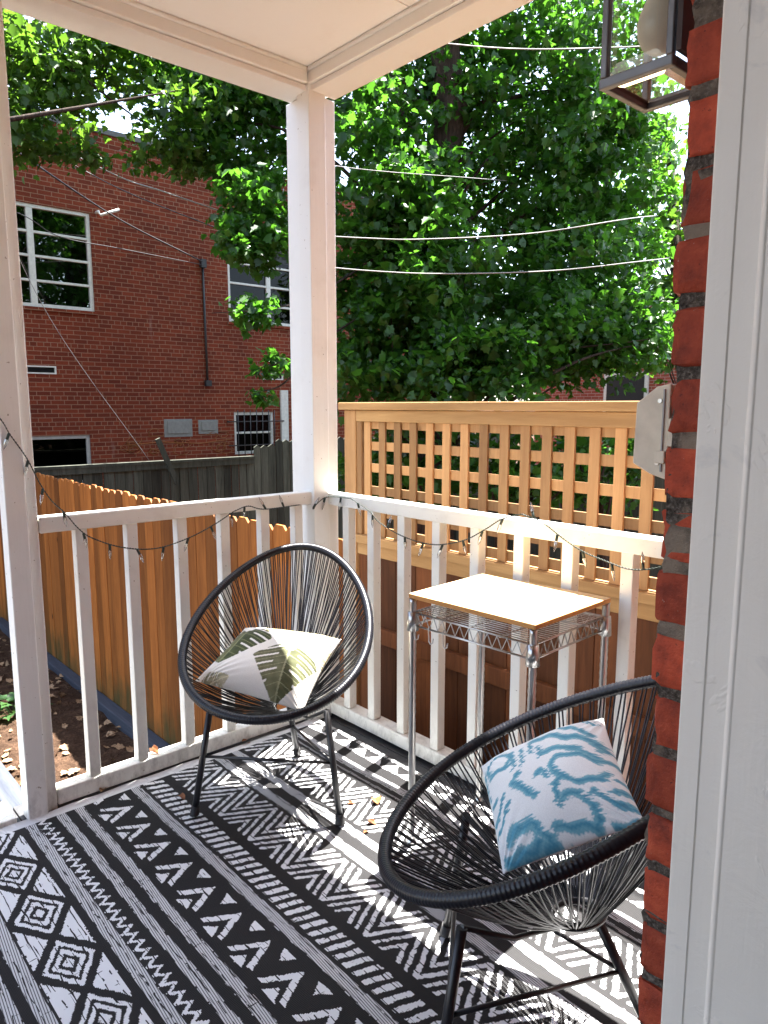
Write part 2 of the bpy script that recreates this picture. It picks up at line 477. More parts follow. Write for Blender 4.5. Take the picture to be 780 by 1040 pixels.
def mat_rug():
    m, nt, b = newmat('woven_plastic_rug', 0.46, spec=0.14)
    c = coords(nt)
    sp = nt.nodes.new('ShaderNodeSeparateXYZ'); nt.links.new(c, sp.inputs[0])
    U0, V0 = S(sp.outputs[0]), S(sp.outputs[1]) * -1.0          # along the stripes / away from the far edge
    # the weave steps every edge, and the hand of the loom makes it wander
    q = 0.0032
    U = (U0 / q).floor() * q
    V = (V0 / q).floor() * q
    cb = nt.nodes.new('ShaderNodeCombineXYZ'); nt.links.new(U.s, cb.inputs[0]); nt.links.new(V.s, cb.inputs[1])
    j1 = noise(nt, mapping(nt, cb.outputs[0], (18, 60, 1)), 1.0, 3, 0.6)
    j2 = noise(nt, mapping(nt, cb.outputs[0], (60, 25, 1), loc=(3, 5, 0)), 1.0, 3, 0.6)
    V = V + (S(j1) - 0.5) * 0.014
    U = U + (S(j2) - 0.5) * 0.016

    def tri(x, p, off=0.0):          # 0 at off, 1 half a period away
        return (((x - off) / p + 1000.5).frac() - 0.5).abs() * 2.0
    pieces = []

    def zig(v0, v1, per, off, w, up=True):
        """a zigzag stroke of height v0..v1; apex (small v) at off"""
        t = tri(U, per, off)
        mid = t * (v1 - v0) + v0
        return ((V - mid).abs()).lt(w)
    # H: dashes and small triangles at the far edge
    hh = band(V, 0.002, 0.020) * tri(U, 0.05, 0.01).gt(0.16)
    ht = band(V, 0.026, 0.080) * (tri(U, 0.1, 0.19) * 0.056 + 0.024).lt(V)
    pieces += [hh, ht * 1.0]
    # F and E: double zigzags with filled wedges
    def double(v0, v1, per, off):
        t = tri(U, per, off)
        L = t * (v1 - v0) + v0
        d = V - L
        inb = band(V, v0, v1)
        s1 = d.abs().lt(0.0150)
        s2 = (d - 0.062).abs().lt(0.0125)
        s3 = (d + 0.062).abs().lt(0.0125)
        s4 = band(d, 0.108, 0.134)
        s5 = band(d, -0.134, -0.108)
        return inb * (s1.max(s2).max(s3).max(s4).max(s5))
    pieces.append(double(0.232, 0.420, 0.2, 0.30))
    pieces.append(double(0.566, 0.748, 0.2, 0.13))
    # D: rows of slanted dashes
    slant = U + V * 0.36
    pieces.append(band(V, 0.787, 0.858) * ((slant / 0.0385).frac()).lt(0.52))
    # A: chevrons with triangles
    t = tri(U, 0.152, 0.162)
    Lc = t * 0.098 * 1.30 + 0.947
    cA = band(V, 0.947, 1.047) * band(V - Lc, -0.002, 0.036)
    up = band(V, 0.938, 0.966) * (V - 0.966 + (tri(U, 0.152, 0.238) * -0.20 + 0.036)).lt(0.0) * 1.0
    up = band(V, 0.936, 0.972) * ((1.0 - tri(U, 0.152, 0.238)) * 1.0).gt(0.62) * (((V - 0.936) * 10.5 + 0.62).lt(1.0 - (tri(U, 0.152, 0.238))))
    lo = band(V, 1.026, 1.062) * (((1.062 - V) * 10.5 + 0.60).lt(1.0 - tri(U, 0.152, 0.166)))
    pieces += [cA, up, lo]
    # small zigzag
    t = tri(U, 0.040, 0.0)
    pieces.append(band(V, 1.203, 1.243) * band(V - (t * 0.030 + 1.204), -0.004, 0.013))
    # diamonds
    def diamonds(vc, hv, off):
        t = tri(U, 0.2435, off)
        r = t * 1.0 + (V - vc).abs() / hv       # 0 centre .. 1 edge
        inb = band(V, vc - hv, vc + hv)
        rings = r.lt(0.20).max(band(r, 0.36, 0.54)).max(band(r, 0.68, 0.86))
        tr = band(V, vc - hv, vc + hv) * r.gt(1.20)
        return inb * rings.max(tr)
    pieces.append(diamonds(1.384, 0.079, 0.298))
    # mirrored bands nearer the doorway
    t = tri(U, 0.040, 0.01)
    pieces.append(band(V, 1.60, 1.64) * band(V - (t * 0.030 + 1.60), -0.004, 0.013))
    t = tri(U, 0.152, 0.1)
    pieces.append(band(V, 1.76, 1.87) * band(V - (t * 0.11 + 1.75), -0.016, 0.020))
    pieces.append(band(V, 1.97, 2.04) * ((slant / 0.0385).frac()).lt(0.52))
    pieces.append(double(2.10, 2.28, 0.2, 0.1))
    W = pieces[0]
    for p in pieces[1:]:
        W = W.max(p)
    # pale stripes: a fine black and white tweed
    G = None
    for a_, b_ in ((0.136, 0.176), (0.440, 0.474), (0.514, 0.552), (0.873, 0.908), (1.084, 1.116), (1.148, 1.178), (1.247, 1.281),
                   (1.470, 1.506), (1.532, 1.562), (1.668, 1.70), (1.72, 1.75), (1.90, 1.94), (2.06, 2.09)):
        g = band(V, a_, b_)
        G = g if G is None else G.max(g)
    G = G.max(band(V, 0.196, 0.206) * 0.6)
    tweed = ((V0 - U0 * 0.08) / 0.0062).frac().lt(0.62) * 0.60 + 0.14
    # worn threads: dark cracks running along the stripes, ragged nibbles
    cr = noise(nt, mapping(nt, c, (5.5, 125, 1)), 1.0, 3, 0.6)
    wear = S(cr).lt(0.655)
    cr2 = noise(nt, mapping(nt, c, (120, 16, 1), loc=(7, 1, 0)), 1.0, 2, 0.6)
    wear = wear * S(cr2).lt(0.69)
    cr3 = noise(nt, mapping(nt, c, (9, 30, 1), loc=(2, 9, 0)), 1.0, 2, 0.5)
    cr4 = noise(nt, mapping(nt, c, (26, 26, 1), loc=(4, 1, 0)), 1.0, 2, 0.5)
    crack = ((V0 + S(cr3) * 0.022) / 0.0255).frac().lt(0.11) * S(cr4).gt(0.46)
    wear = wear * (1.0 - crack)
    val = (W * 0.92).max(G * tweed) * wear
    edge = U0.lt(0.046)
    val = val.max(edge * 0.8)
    col = ramp(nt, val.s, [(0.0, (0.013, 0.0125, 0.0135)), (1.0, (0.74, 0.75, 0.76))])
    nt.links.new(col, b.inputs['Base Color'])
    rib = ((U0 / 0.0045).frac() - 0.5).abs() + ((V0 / 0.003).frac() - 0.5).abs() * 0.6
    bump(nt, b, rib, 0.5, 0.002)
    return m


M['rug'] = mat_rug()


# ------------------------------------------------------------------ mesh helpers
class MB:
    def __init__(s):
        s.v = []; s.f = []; s.mi = []; s.tint = []; s.sm = []

    def add(s, verts, faces, mi=0, tint=None, smooth=False):
        o = len(s.v)
        s.v += [tuple(map(float, p)) for p in verts]
        s.f += [tuple(o + i for i in f) for f in faces]
        s.mi += [mi] * len(faces)
        s.sm += [smooth] * len(faces)
        t = tint if tint is not None else (0.5, 0.5, 0.5)
        s.tint += [t] * len(verts)
        return s

    def box(s, x0, x1, y0, y1, z0, z1, mi=0, tint=None):
        v = [(x0, y0, z0), (x1, y0, z0), (x1, y1, z0), (x0, y1, z0), (x0, y0, z1), (x1, y0, z1), (x1, y1, z1), (x0, y1, z1)]
        f = [(0, 3, 2, 1), (4, 5, 6, 7), (0, 1, 5, 4), (1, 2, 6, 5), (2, 3, 7, 6), (3, 0, 4, 7)]
        return s.add(v, f, mi, tint)

    def obox(s, a, b, w, h, up=(0, 0, 1), mi=0, tint=None):
        """a bar from a to b, w wide, h high"""
        a = np.array(a, float); b = np.array(b, float)
        d = b - a; d /= np.linalg.norm(d)
        u = np.array(up, float); r = np.cross(d, u)
        r /= np.linalg.norm(r); u = np.cross(r, d)
        v = []
        for p in (a, b):
            for sx, sy in ((-1, -1), (1, -1), (1, 1), (-1, 1)):
                v.append(p + r * sx * w / 2 + u * sy * h / 2)
        f = [(0, 3, 2, 1), (4, 5, 6, 7), (0, 1, 5, 4), (1, 2, 6, 5), (2, 3, 7, 6), (3, 0, 4, 7)]
        return s.add(v, f, mi, tint)

    def tube(s, pts, r, n=8, closed=False, mi=0, caps=True, smooth=True, tint=None):
        P = np.array(pts, float); k = len(P)
        R = np.full(k, r, float) if np.isscalar(r) else np.array(r, float)
        if closed:
            T = np.roll(P, -1, 0) - np.roll(P, 1, 0)
        else:
            T = np.gradient(P, axis=0)
        T /= np.maximum(np.linalg.norm(T, axis=1, keepdims=True), 1e-9)
        ref = np.array([0, 0, 1.0]) if abs(T[0][2]) < 0.9 else np.array([1.0, 0, 0])
        N = np.cross(T[0], ref); N /= np.linalg.norm(N)
        v = []; ang = np.arange(n) * 2 * PI / n
        for i in range(k):
            N = N - T[i] * (N @ T[i]); N /= max(np.linalg.norm(N), 1e-9)
            B = np.cross(T[i], N)
            v += list(P[i] + R[i] * (np.cos(ang)[:, None] * N + np.sin(ang)[:, None] * B))
        f = []
        rings = k if closed else k - 1
        for i in range(rings):
            j = (i + 1) % k
            for q in range(n):
                q2 = (q + 1) % n
                f.append((i * n + q, i * n + q2, j * n + q2, j * n + q))
        s.add(v, f, mi, tint, smooth)
        if caps and not closed:
            o = len(s.v) - len(v)
            s.f += [tuple(o + i for i in range(n))[::-1], tuple(o + (k - 1) * n + i for i in range(n))]
            s.mi += [mi] * 2; s.sm += [False] * 2
        return s

    def prism(s, poly, d, mi=0, tint=None):
        """poly: 3-D outline, pushed along vector d"""
        n = len(poly); P = np.array(poly, float); D = np.array(d, float)
        v = list(P) + list(P + D)
        f = [tuple(range(n))[::-1], tuple(range(n, 2 * n))] + [(i, (i + 1) % n, n + (i + 1) % n, n + i) for i in range(n)]
        return s.add(v, f, mi, tint)

    def lathe(s, prof, c, n=16, mi=0):
        """prof: (r, z) pairs about a vertical axis through c"""
        v = []; f = []
        for r, z in prof:
            for q in range(n):
                v.append((c[0] + r * math.cos(2 * PI * q / n), c[1] + r * math.sin(2 * PI * q / n), c[2] + z))
        for i in range(len(prof) - 1):
            for q in range(n):
                q2 = (q + 1) % n
                f.append((i * n + q, i * n + q2, (i + 1) * n + q2, (i + 1) * n + q))
        return s.add(v, f, mi, None, True)


OFF = {}


def link(o, name, parent=None):
    o.name = name
    COL.objects.link(o)
    if parent is not None:
        o.parent = parent
    return o


def build(name, mb, mats, parent=None, off=None, bevel=0.0):
    """ONE mesh object from world-space shapes; origin at its thing's origin"""
    if not isinstance(mats, (list, tuple)):
        mats = [mats]
    if off is None:
        off = OFF.get(parent.name, np.zeros(3)) if parent is not None else np.zeros(3)
    off = np.array(off, float)
    me = bpy.data.meshes.new(name)
    V = np.array(mb.v, float) - off
    me.from_pydata(V.tolist(), [], mb.f)
    for m in mats:
        me.materials.append(m)
    me.polygons.foreach_set('material_index', mb.mi)
    me.polygons.foreach_set('use_smooth', mb.sm)
    ca = me.attributes.new('tint', 'FLOAT_COLOR', 'POINT')
    t = np.ones((len(V), 4)); t[:, :3] = np.array(mb.tint)
    ca.data.foreach_set('color', t.ravel())
    me.update()
    o = bpy.data.objects.new(name, me)
    link(o, name, parent)
    OFF[o.name] = off
    if parent is None:
        o.location = off
    if bevel:
        b = o.modifiers.new('bevel', 'BEVEL'); b.width = bevel; b.segments = 2; b.limit_method = 'ANGLE'
        b.harden_normals = False
    return o


def tag(o, label, cat, group=None):
    o['label'] = label; o['category'] = cat
    if group:
        o['group'] = group
    return o


def thing(name, label, cat, loc=(0, 0, 0), rz=0.0, group=None):
    o = bpy.data.objects.new(name, None)
    o.empty_display_size = 0.1
    link(o, name)
    o.location = loc; o.rotation_euler = (0, 0, rz)
    OFF[o.name] = np.array(loc, float)
    return tag(o, label, cat, group)


def single(name, mb, mats, label, cat, off, group=None, bevel=0.0):
    return tag(build(name, mb, mats, None, off, bevel), label, cat, group)


def structure(name, mb, mats, bevel=0.0):
    o = build(name, mb, mats, bevel=bevel); o['kind'] = 'structure'
    return o


def dup(o, parent=None, loc=None, rz=None):
    c = o.copy(); COL.objects.link(c); c.parent = parent
    if loc is not None:
        c.location = loc
    if rz is not None:
        c.rotation_euler = (0, 0, rz)
    OFF[c.name] = OFF.get(o.name, np.zeros(3))
    for ch in list(o.children):
        dup(ch, c)
    return c


def rt():
    return (random.random(), random.random(), random.random())


# ------------------------------------------------------------------ ground
GZ = -1.30


def ground():
    def hgt(x, y):
        b = -1.30
        return b + 0.03 * math.sin(x * 2.1 + 0.5 * y) * math.cos(y * 1.7)
    mb = MB()
    xs = list(np.linspace(-12.3, -0.3, 90)); ys = list(np.linspace(-5, 13, 110))
    xs = [-400, -120, -40, -20] + xs + [4, 20, 100, 300]; ys = [-300, -80, -20, -9] + ys + [18, 40, 120, 400]
    n = len(ys)
    vs = []
    for x in xs:
        for y in ys:
            z = hgt(x, y) if (-12.4 < x < -0.2 and -5.1 < y < 13.1) else -1.30
            if -12.4 < x < -2.8 and -4 < y < 2.3:
                z += random.uniform(-0.018, 0.018)
            vs.append((x, y, z))
    fs = [(i * n + j, (i + 1) * n + j, (i + 1) * n + j + 1, i * n + j + 1) for i in range(len(xs) - 1) for j in range(n - 1)]
    mb.add(vs, fs, 0, None, True)
    structure('ground', mb, M['soil'])


ground()

# ------------------------------------------------------------------ deck, rug
mb = MB()
y = -1.4
while y < 2.12:
    mb.box(-2.76, -0.36, y, min(y + 0.085, 2.13), -0.035, -0.004, tint=rt()); y += 0.089
structure('deck', mb, M['deck'], bevel=0.002)
mb = MB()
mb.box(-2.78, -2.74, -1.4, 2.13, -0.28, -0.037); mb.box(-2.74, -0.36, 2.09, 2.13, -0.28, -0.037)
for px_, py_ in ((-2.70, 0.7), (-2.70, 2.05), (-0.6, 2.05), (-2.7, -1.3)):
    mb.box(px_ - 0.05, px_ + 0.05, py_ - 0.05, py_ + 0.04, GZ - 0.1, -0.037)
structure('deck_frame', mb, M['timber'])

mb = MB()
nx, ny = 60, 60
RX0, RY0 = -2.62, 1.92
vs = []
for i in range(nx + 1):
    for j in range(ny + 1):
        u = 2.62 * i / nx; v = 2.9 * j / ny
        z = 0.0085 + 0.0022 * math.sin(u * 9 + v * 3) + 0.0016 * math.sin(v * 17 + u * 4) * math.sin(u * 5)
        if i == 0:
            z += 0.0015 * math.sin(v * 30)
        vs.append((RX0 + u, RY0 - v - (0.004 * math.sin(u * 12) if j == 0 else 0), z))
nn = len(vs)
vs += [(x, y_, 0.0) for x, y_, z in vs]
fs = []
for i in range(nx):
    for j in range(ny):
        a, b_, c_, d_ = i * (ny + 1) + j, (i + 1) * (ny + 1) + j, (i + 1) * (ny + 1) + j + 1, i * (ny + 1) + j + 1
        fs += [(a, d_, c_, b_), (nn + a, nn + b_, nn + c_, nn + d_)]
for i in range(nx):
    for j0 in (0, ny):
        a, b_ = i * (ny + 1) + j0, (i + 1) * (ny + 1) + j0
        fs.append((a, b_, nn + b_, nn + a))
for j in range(ny):
    for i0 in (0, nx):
        a, b_ = i0 * (ny + 1) + j, i0 * (ny + 1) + j + 1
        fs.append((a, b_, nn + b_, nn + a))
mb.add(vs, fs, 0, None, True)
single('outdoor_rug', mb, M['rug'], 'black and white geometric striped outdoor rug covering the porch floor', 'rug', (RX0, RY0, 0))

# ------------------------------------------------------------------ porch: posts, beams, ceiling
def post(name, label, xa, ya, left=None, right=None, top=2.84, core_w=0.087, z0=-0.003):
    """square post with its arris at (xa, ya); strips beside it"""
    t = thing(name, label, 'post', (xa - core_w / 2, ya + core_w / 2, 0))
    mb = MB(); mb.box(xa - core_w, xa, ya, ya + core_w, z0, top)
    build('post_core', mb, M['white'], t, bevel=0.004)
    for x0, x1, y0, y1 in (left or []) + (right or []):
        mb = MB(); mb.box(x0, x1, y0, y1, z0 + 0.001, 2.738)
        build('trim_strip', mb, M['white'], t, bevel=0.004)
    return t


post('corner_post', 'white square porch post with trim strips standing at the corner between the two railings', -2.61, 1.92,
     [(-2.80, -2.699, 1.937, 2.0)], [(-2.693, -2.627, 2.009, 2.070)])
post('porch_post', 'white porch post at the left edge beside the garden steps', -2.61, 0.660,
     [], [(-2.70, -2.635, 0.729, 0.766)], core_w=0.067)

roof = thing('porch_roof', 'cream painted porch roof with boxed beams over the railing corner', 'porch roof', (-1.5, 0.5, 2.82))
mb = MB()
x = -2.60
while x < -0.37:
    mb.box(x, min(x + 0.60, -0.362), -1.5, 1.915, 2.822, 2.84); x += 0.604
build('ceiling', mb, M['ceiling'], roof, bevel=0.001)
mb = MB(); mb.box(-2.697, -2.61, -1.5, 1.918, 2.765, 2.90); build('beam', mb, M['beam'], roof, bevel=0.004)
mb = MB(); mb.box(-2.697, -0.365, 1.92, 2.007, 2.765, 2.90); build('beam', mb, M['beam'], roof, bevel=0.004)
mb = MB(); mb.box(-2.775, -2.625, -1.5, 2.0, 2.74, 2.763); mb.box(-2.775, -2.70, -1.5, 2.067, 2.764, 2.93)
build('beam_strip', mb, M['beam'], roof, bevel=0.003)
mb = MB(); mb.box(-2.623, -0.365, 1.935, 2.067, 2.74, 2.763); mb.box(-2.698, -0.365, 2.009, 2.067, 2.764, 2.93)
build('beam_strip', mb, M['beam'], roof, bevel=0.003)
mb = MB(); mb.box(-2.60, -0.36, -1.5, 1.917, 2.812, 2.8215)
mb = MB()
mb.tube([(-2.603, -1.5, 2.815), (-2.603, 1.913, 2.815)], 0.009, 6)
mb.tube([(-2.603, 1.913, 2.815), (-0.365, 1.913, 2.815)], 0.009, 6)
build('moulding', mb, M['beam'], roof)
mb = MB(); mb.box(-2.79, -0.2, -1.52, 2.085, 2.94, 3.0); build('roof_deck', mb, M['roofing'], roof)

# sill along the left edge of the deck
mb = MB(); mb.box(-2.775, -2.625, -1.4, 0.626, -0.003, 0.024)
single('edge_board', mb, M['rail'], 'white painted edge board on the deck beside the garden steps', 'board', (-2.7, 0.0, 0.0), bevel=0.004)


# ------------------------------------------------------------------ railings
def railing(name, label, axis, a0, a1, cross, z_top, starts, loc, bw=0.042):
    """axis 'x' or 'y'; cross = (inner, outer) coordinates of the rail"""
    t = thing(name, label, 'railing', loc)
    c0, c1 = min(cross), max(cross)

    def bx(mb, p0, p1, q0, q1, z0, z1):
        return mb.box(p0, p1, q0, q1, z0, z1) if axis == 'x' else mb.box(q0, q1, p0, p1, z0, z1)
    mb = MB(); bx(mb, a0, a1, c0, c1, z_top - 0.056, z_top); build('top_rail', mb, M['rail'], t, bevel=0.005)
    mb = MB(); bx(mb, a0, a1, c0, c1 + 0.012 if axis == 'x' else c1, 0.012, 0.072); build('bottom_rail', mb, M['rail'], t, bevel=0.005)
    cm = (c0 + c1) / 2
    s0 = starts[0]
    mb = MB(); bx(mb, s0, s0 + bw, cm - bw / 2, cm + bw / 2, 0.0725, z_top - 0.0565)
    first = build('baluster', mb, M['rail'], t, bevel=0.003)
    for s in starts[1:]:
        d = s - s0
        o = first.copy(); COL.objects.link(o); o.parent = t
        o.location = (d, random.uniform(-.003, .003), 0) if axis == 'x' else (random.uniform(-.003, .003), d, 0)
    return t


railing('porch_railing', 'white wooden railing left of the corner post, with the stained picket fence behind it', 'y', 0.768, 1.936,
        (-2.63, -2.69), 1.070, [0.889, 1.075, 1.277, 1.467, 1.66, 1.835], (-2.66, 1.35, 0))
railing('porch_railing', 'white wooden railing running behind the wire cart to the brick wall', 'x', -2.626, -0.366,
        (2.0, 2.058), 1.062, [-2.52, -2.352, -2.162, -1.962, -1.767, -1.563, -1.366, -1.152, -0.95, -0.75, -0.55], (-1.5, 2.03, 0))

# ------------------------------------------------------------------ house by the door
house = thing('house', 'red brick house wall beside the porch door with old white door trim', 'house', (-0.2, 1.2, 0))


def brick(mb, x0, x1, y0, y1, z0, z1, tint):
    """one worn brick: a box with rounded, uneven edges"""
    nx_, ny_, nz_ = 4, 5, 5
    r = 0.0050
    bulge = rng.uniform(-0.0015, 0.0018)
    vs_ = {}
    V = []; F = []

    def vid(i, j, k):
        key = (i, j, k)
        if key not in vs_:
            def lerp(a, b, q, n):
                e = [0, 0.10, 0.5, 0.90, 1.0] if n == 4 else [0, 0.07, 0.3, 0.7, 0.93, 1.0]
                return a + (b - a) * e[q]
            p = np.array([lerp(x0, x1, i, 4), lerp(y0, y1, j, 5), lerp(z0, z1, k, 5)])
            lo = np.array([x0, y0, z0]) + r; hi = np.array([x1, y1, z1]) - r
            q = np.clip(p, lo, hi); d = p - q; L = np.linalg.norm(d)
            if L > 1e-9:
                p = q + d / L * min(L, r)
            fz = math.sin(PI * (p[2] - z0) / (z1 - z0))
            p[1] -= (bulge * fz if j == 0 else 0)
            p[0] -= (bulge * fz if i == 0 else 0)
            p += rng.normal(0, 0.0013, 3)
            vs_[key] = len(V); V.append(p)
        return vs_[key]
    for i in range(nx_):
        for j in range(ny_):
            F.append((vid(i, j, 0), vid(i, j + 1, 0), vid(i + 1, j + 1, 0), vid(i + 1, j, 0)))
            F.append((vid(i, j, 5), vid(i + 1, j, 5), vid(i + 1, j + 1, 5), vid(i, j + 1, 5)))
    for i in range(nx_):
        for k in range(nz_):
            F.append((vid(i, 0, k), vid(i + 1, 0, k), vid(i + 1, 0, k + 1), vid(i, 0, k + 1)))
            F.append((vid(i, 5, k), vid(i, 5, k + 1), vid(i + 1, 5, k + 1), vid(i + 1, 5, k)))
    for j in range(ny_):
        for k in range(nz_):
            F.append((vid(0, j, k), vid(0, j, k + 1), vid(0, j + 1, k + 1), vid(0, j + 1, k)))
            F.append((vid(4, j, k), vid(4, j + 1, k), vid(4, j + 1, k + 1), vid(4, j, k + 1)))
    mb.add(V, F, 0, tint, True)


mb = MB()
beds = [at_y(722 - (y_ - 14) / 979 * 62, y_, 0.735)[2] for y_ in (14, 87.4, 162.2, 234, 306, 378.5, 447.7, 512.8, 577, 641.5, 705, 766, 826, 882, 937.7, 993)]
c = (beds[0] - beds[-1]) / 15
while beds[0] < 2.95:
    beds.insert(0, beds[0] + c)
while beds[-1] > -0.25:
    beds.append(beds[-1] - c)
for k in range(len(beds) - 1):
    z1, z0 = beds[k] - 0.0052, beds[k + 1] + 0.0052
    yy = 0.735 + rng.uniform(-0.002, 0.002)
    first = True
    while yy < 2.35:
        ln = (0.092 if k % 2 else 0.196) if first else 0.196
        brick(mb, -0.3755 + rng.uniform(-0.004, 0.004), -0.268, yy + (rng.uniform(-0.002, 0.002)), min(yy + ln, 2.40), z0 + rng.uniform(-.002, .002), z1 + rng.uniform(-.002, .002), rt())
        yy += ln + 0.012; first = False
mort = MB()
vs = []; fs = []
nz = 240
for i in range(nz + 1):
    z = -0.3 + 3.3 * i / nz
    for (x_, y_) in ((-0.3715, 2.4), (-0.3715, 0.7378), (-0.262, 0.7378)):
        vs.append((x_ + rng.normal(0, 0.0018), y_ + rng.normal(0, 0.0010), z))
for i in range(nz):
    for j in range(2):
        a = i * 3 + j
        fs.append((a, a + 1, a + 4, a + 3))
mb.add(vs, fs, 1)
build('brick_wall', mb, [M['near_brick'], M['mortar']], house)
# upper wall, the wall across the doorway, inner leaf and the dim room
mb = MB()
mb.box(-0.36, -0.262, 0.735, 2.4, 2.99, 6.0)
mb.box(-0.36, -0.262, -3.2, -0.85, -1.3, 6.0)
mb.box(-0.36, -0.262, -0.85, 0.735, 2.32, 6.0)
mb.box(-0.36, -0.262, 2.402, 5.0, -1.3, 6.0)
mb.box(-0.36, -0.262, 0.735, 2.4, -1.3, -0.30)
build('upper_wall', mb, M['far_brick'], house)
mb = MB()
mb.box(-0.26, -0.14, 0.775, 5.0, -1.3, 6.0); mb.box(-0.26, -0.14, -3.2, -0.89, -1.3, 6.0); mb.box(-0.26, -0.14, -0.89, 0.775, 2.36, 6.0)
mb.box(-0.14, 3.4, 3.0, 3.1, 0, 2.7); mb.box(-0.14, 3.4, -3.1, -3.0, 0, 2.7); mb.box(3.4, 3.5, -3.1, 3.1, 0, 2.7); mb.box(-0.14, 3.5, -3.1, 3.1, 2.701, 2.8)
mb.box(-0.135, 3.5, -3.1, 3.1, -0.12, -0.012)
mb.box(-0.358, -0.14, -0.85, 0.73, -0.12, 0.004)
build('room_shell', mb, M['plaster'], house)
frame = MB()
# casing: face strip, stepped strip, bead, wide board
prof = [(-0.3365, 0.7340), (-0.3365, 0.7205), (-0.3350, 0.7190), (-0.3125, 0.7190), (-0.3112, 0.7204), (-0.2895, 0.7204), (-0.2878, 0.7190), (-0.2862, 0.7180), (-0.2842, 0.7180),
        (-0.2826, 0.7190), (-0.1210, 0.7190), (-0.1200, 0.7200), (-0.1200, 0.7340)]
frame.prism([(x_, y_, -0.01) for x_, y_ in prof], (0, 0, 2.33))
build('casing', frame, M['casing'], house, bevel=0.0006)
frame = MB(); frame.box(-0.2600, -0.1200, 0.7342, 0.7745, -0.01, 2.32)
build('door_jamb', frame, M['casing'], house)
frame = MB(); frame.box(-0.3445, -0.12, -0.849, -0.83, -0.01, 2.32); frame.box(-0.3445, -0.12, -0.849, 0.7345, 2.322, 2.3595)
build('casing', frame, M['casing'], house)

# ------------------------------------------------------------------ wall lantern
LN = thing('wall_lantern', 'dark metal lantern with clear glass sides and a frosted bulb on the brick wall', 'lantern', (-0.36, 1.0, 1.9))
lx0, lx1, ly0, ly1, lz0, lz1 = -0.603, -0.508, 0.95, 1.062, 1.888, 2.13
fr = MB(); r = 0.0052
for x_ in (lx0, lx1):
    for y_ in (ly0, ly1):
        fr.box(x_ - r, x_ + r, y_ - r, y_ + r, lz0 + 0.008, lz1)
for z_ in (lz0, lz1):
    e = 0.0062
    fr.box(lx0 - e, lx1 + e, ly0 - e, ly0 + r, z_ - 0.006, z_ + 0.008); fr.box(lx0 - e, lx1 + e, ly1 - r, ly1 + e, z_ - 0.006, z_ + 0.008)
    fr.box(lx0 - e, lx0 + r, ly0 + r, ly1 - r, z_ - 0.006, z_ + 0.008); fr.box(lx1 - r, lx1 + e, ly0 + r, ly1 - r, z_ - 0.006, z_ + 0.008)
build('lantern_frame', fr, M['lantern_metal'], LN, bevel=0.002)
fr = MB(); fr.prism([(lx0 - 0.02, ly0 - 0.02, lz1 + 0.009), (lx1 + 0.02, ly0 - 0.02, lz1 + 0.009), (lx1 + 0.02, ly1 + 0.02, lz1 + 0.009), (lx0 - 0.02, ly1 + 0.02, lz1 + 0.009)], (0, 0, 0.02))
fr.box(lx0 + .02, lx1 - .02, ly0 + .02, ly1 - .02, lz1 + 0.0295, lz1 + 0.06)
build('lantern_cap', fr, M['lantern_metal'], LN, bevel=0.003)
fr = MB(); fr.box(lx1 + 0.009, lx1 + 0.016, ly0 - 0.005, ly1 + 0.004, lz0 + 0.009, lz1)
build('back_panel', fr, M['lantern_back'], LN)
fr = MB(); fr.tube([(lx1 + 0.015, 1.006, 2.05), (-0.43, 1.006, 2.07), (-0.372, 1.006, 2.05)], 0.009, 8); fr.box(-0.372, -0.3605, 0.96, 1.05, 1.98, 2.12)
build('wall_bracket', fr, M['lantern_metal'], LN)
M['base_glass'] = mat_glass('lantern_base_glass', (0.96, 0.98, 0.97), 0.02, 0.0, 0.12)
def pane(a, b, c_, d_, n, g='glass'):
    """glass sheet with a bevelled border"""
    P = [np.array(q, float) for q in (a, b, c_, d_)]; cen = sum(P) / 4; n = np.array(n, float)
    inn = []
    for q in P:
        dd = cen - q
        inn.append(q + dd * 0.0 + np.sign(dd) * np.minimum(np.abs(dd), 0.013) + n * 0.003)
    m_ = MB(); m_.add(inn, [(0, 1, 2, 3)], 0)
    for i in range(4):
        j = (i + 1) % 4
        m_.add([P[i], P[j], inn[j], inn[i]], [(0, 1, 2, 3)], 1)
    build('glass_pane', m_, [M[g], M['bevel_glass']], LN)
q = r + 0.0005
pane((lx0 + q, ly0, lz0 + .009), (lx1 - q, ly0, lz0 + .009), (lx1 - q, ly0, lz1 - .008), (lx0 + q, ly0, lz1 - .008), (0, -1, 0))
pane((lx0, ly0 + q, lz0 + .009), (lx0, ly1 - q, lz0 + .009), (lx0, ly1 - q, lz1 - .008), (lx0, ly0 + q, lz1 - .008), (-1, 0, 0))
pane((lx0 + q, ly1, lz0 + .009), (lx1 - q, ly1, lz0 + .009), (lx1 - q, ly1, lz1 - .008), (lx0 + q, ly1, lz1 - .008), (0, 1, 0))
pane((lx0 + q, ly0 + q, lz0), (lx1 - q, ly0 + q, lz0), (lx1 - q, ly1 - q, lz0), (lx0 + q, ly1 - q, lz0), (0, 0, -1), 'base_glass')
bl = MB(); bl.lathe([(0.001, -0.037), (0.012, -0.034), (0.022, -0.026), (0.0285, -0.012), (0.030, 0.002), (0.026, 0.018), (0.019, 0.033), (0.0165, 0.046), (0.0165, 0.052)], (-0.556, 1.005, 1.965), 20)
build('bulb', bl, M['bulb_frost'], LN)
bl = MB(); bl.lathe([(0.0168, 0.0525), (0.018, 0.056), (0.018, 0.16), (0.001, 0.16)], (-0.556, 1.005, 1.965), 16)
build('bulb_socket', bl, M['bulb_base'], LN)

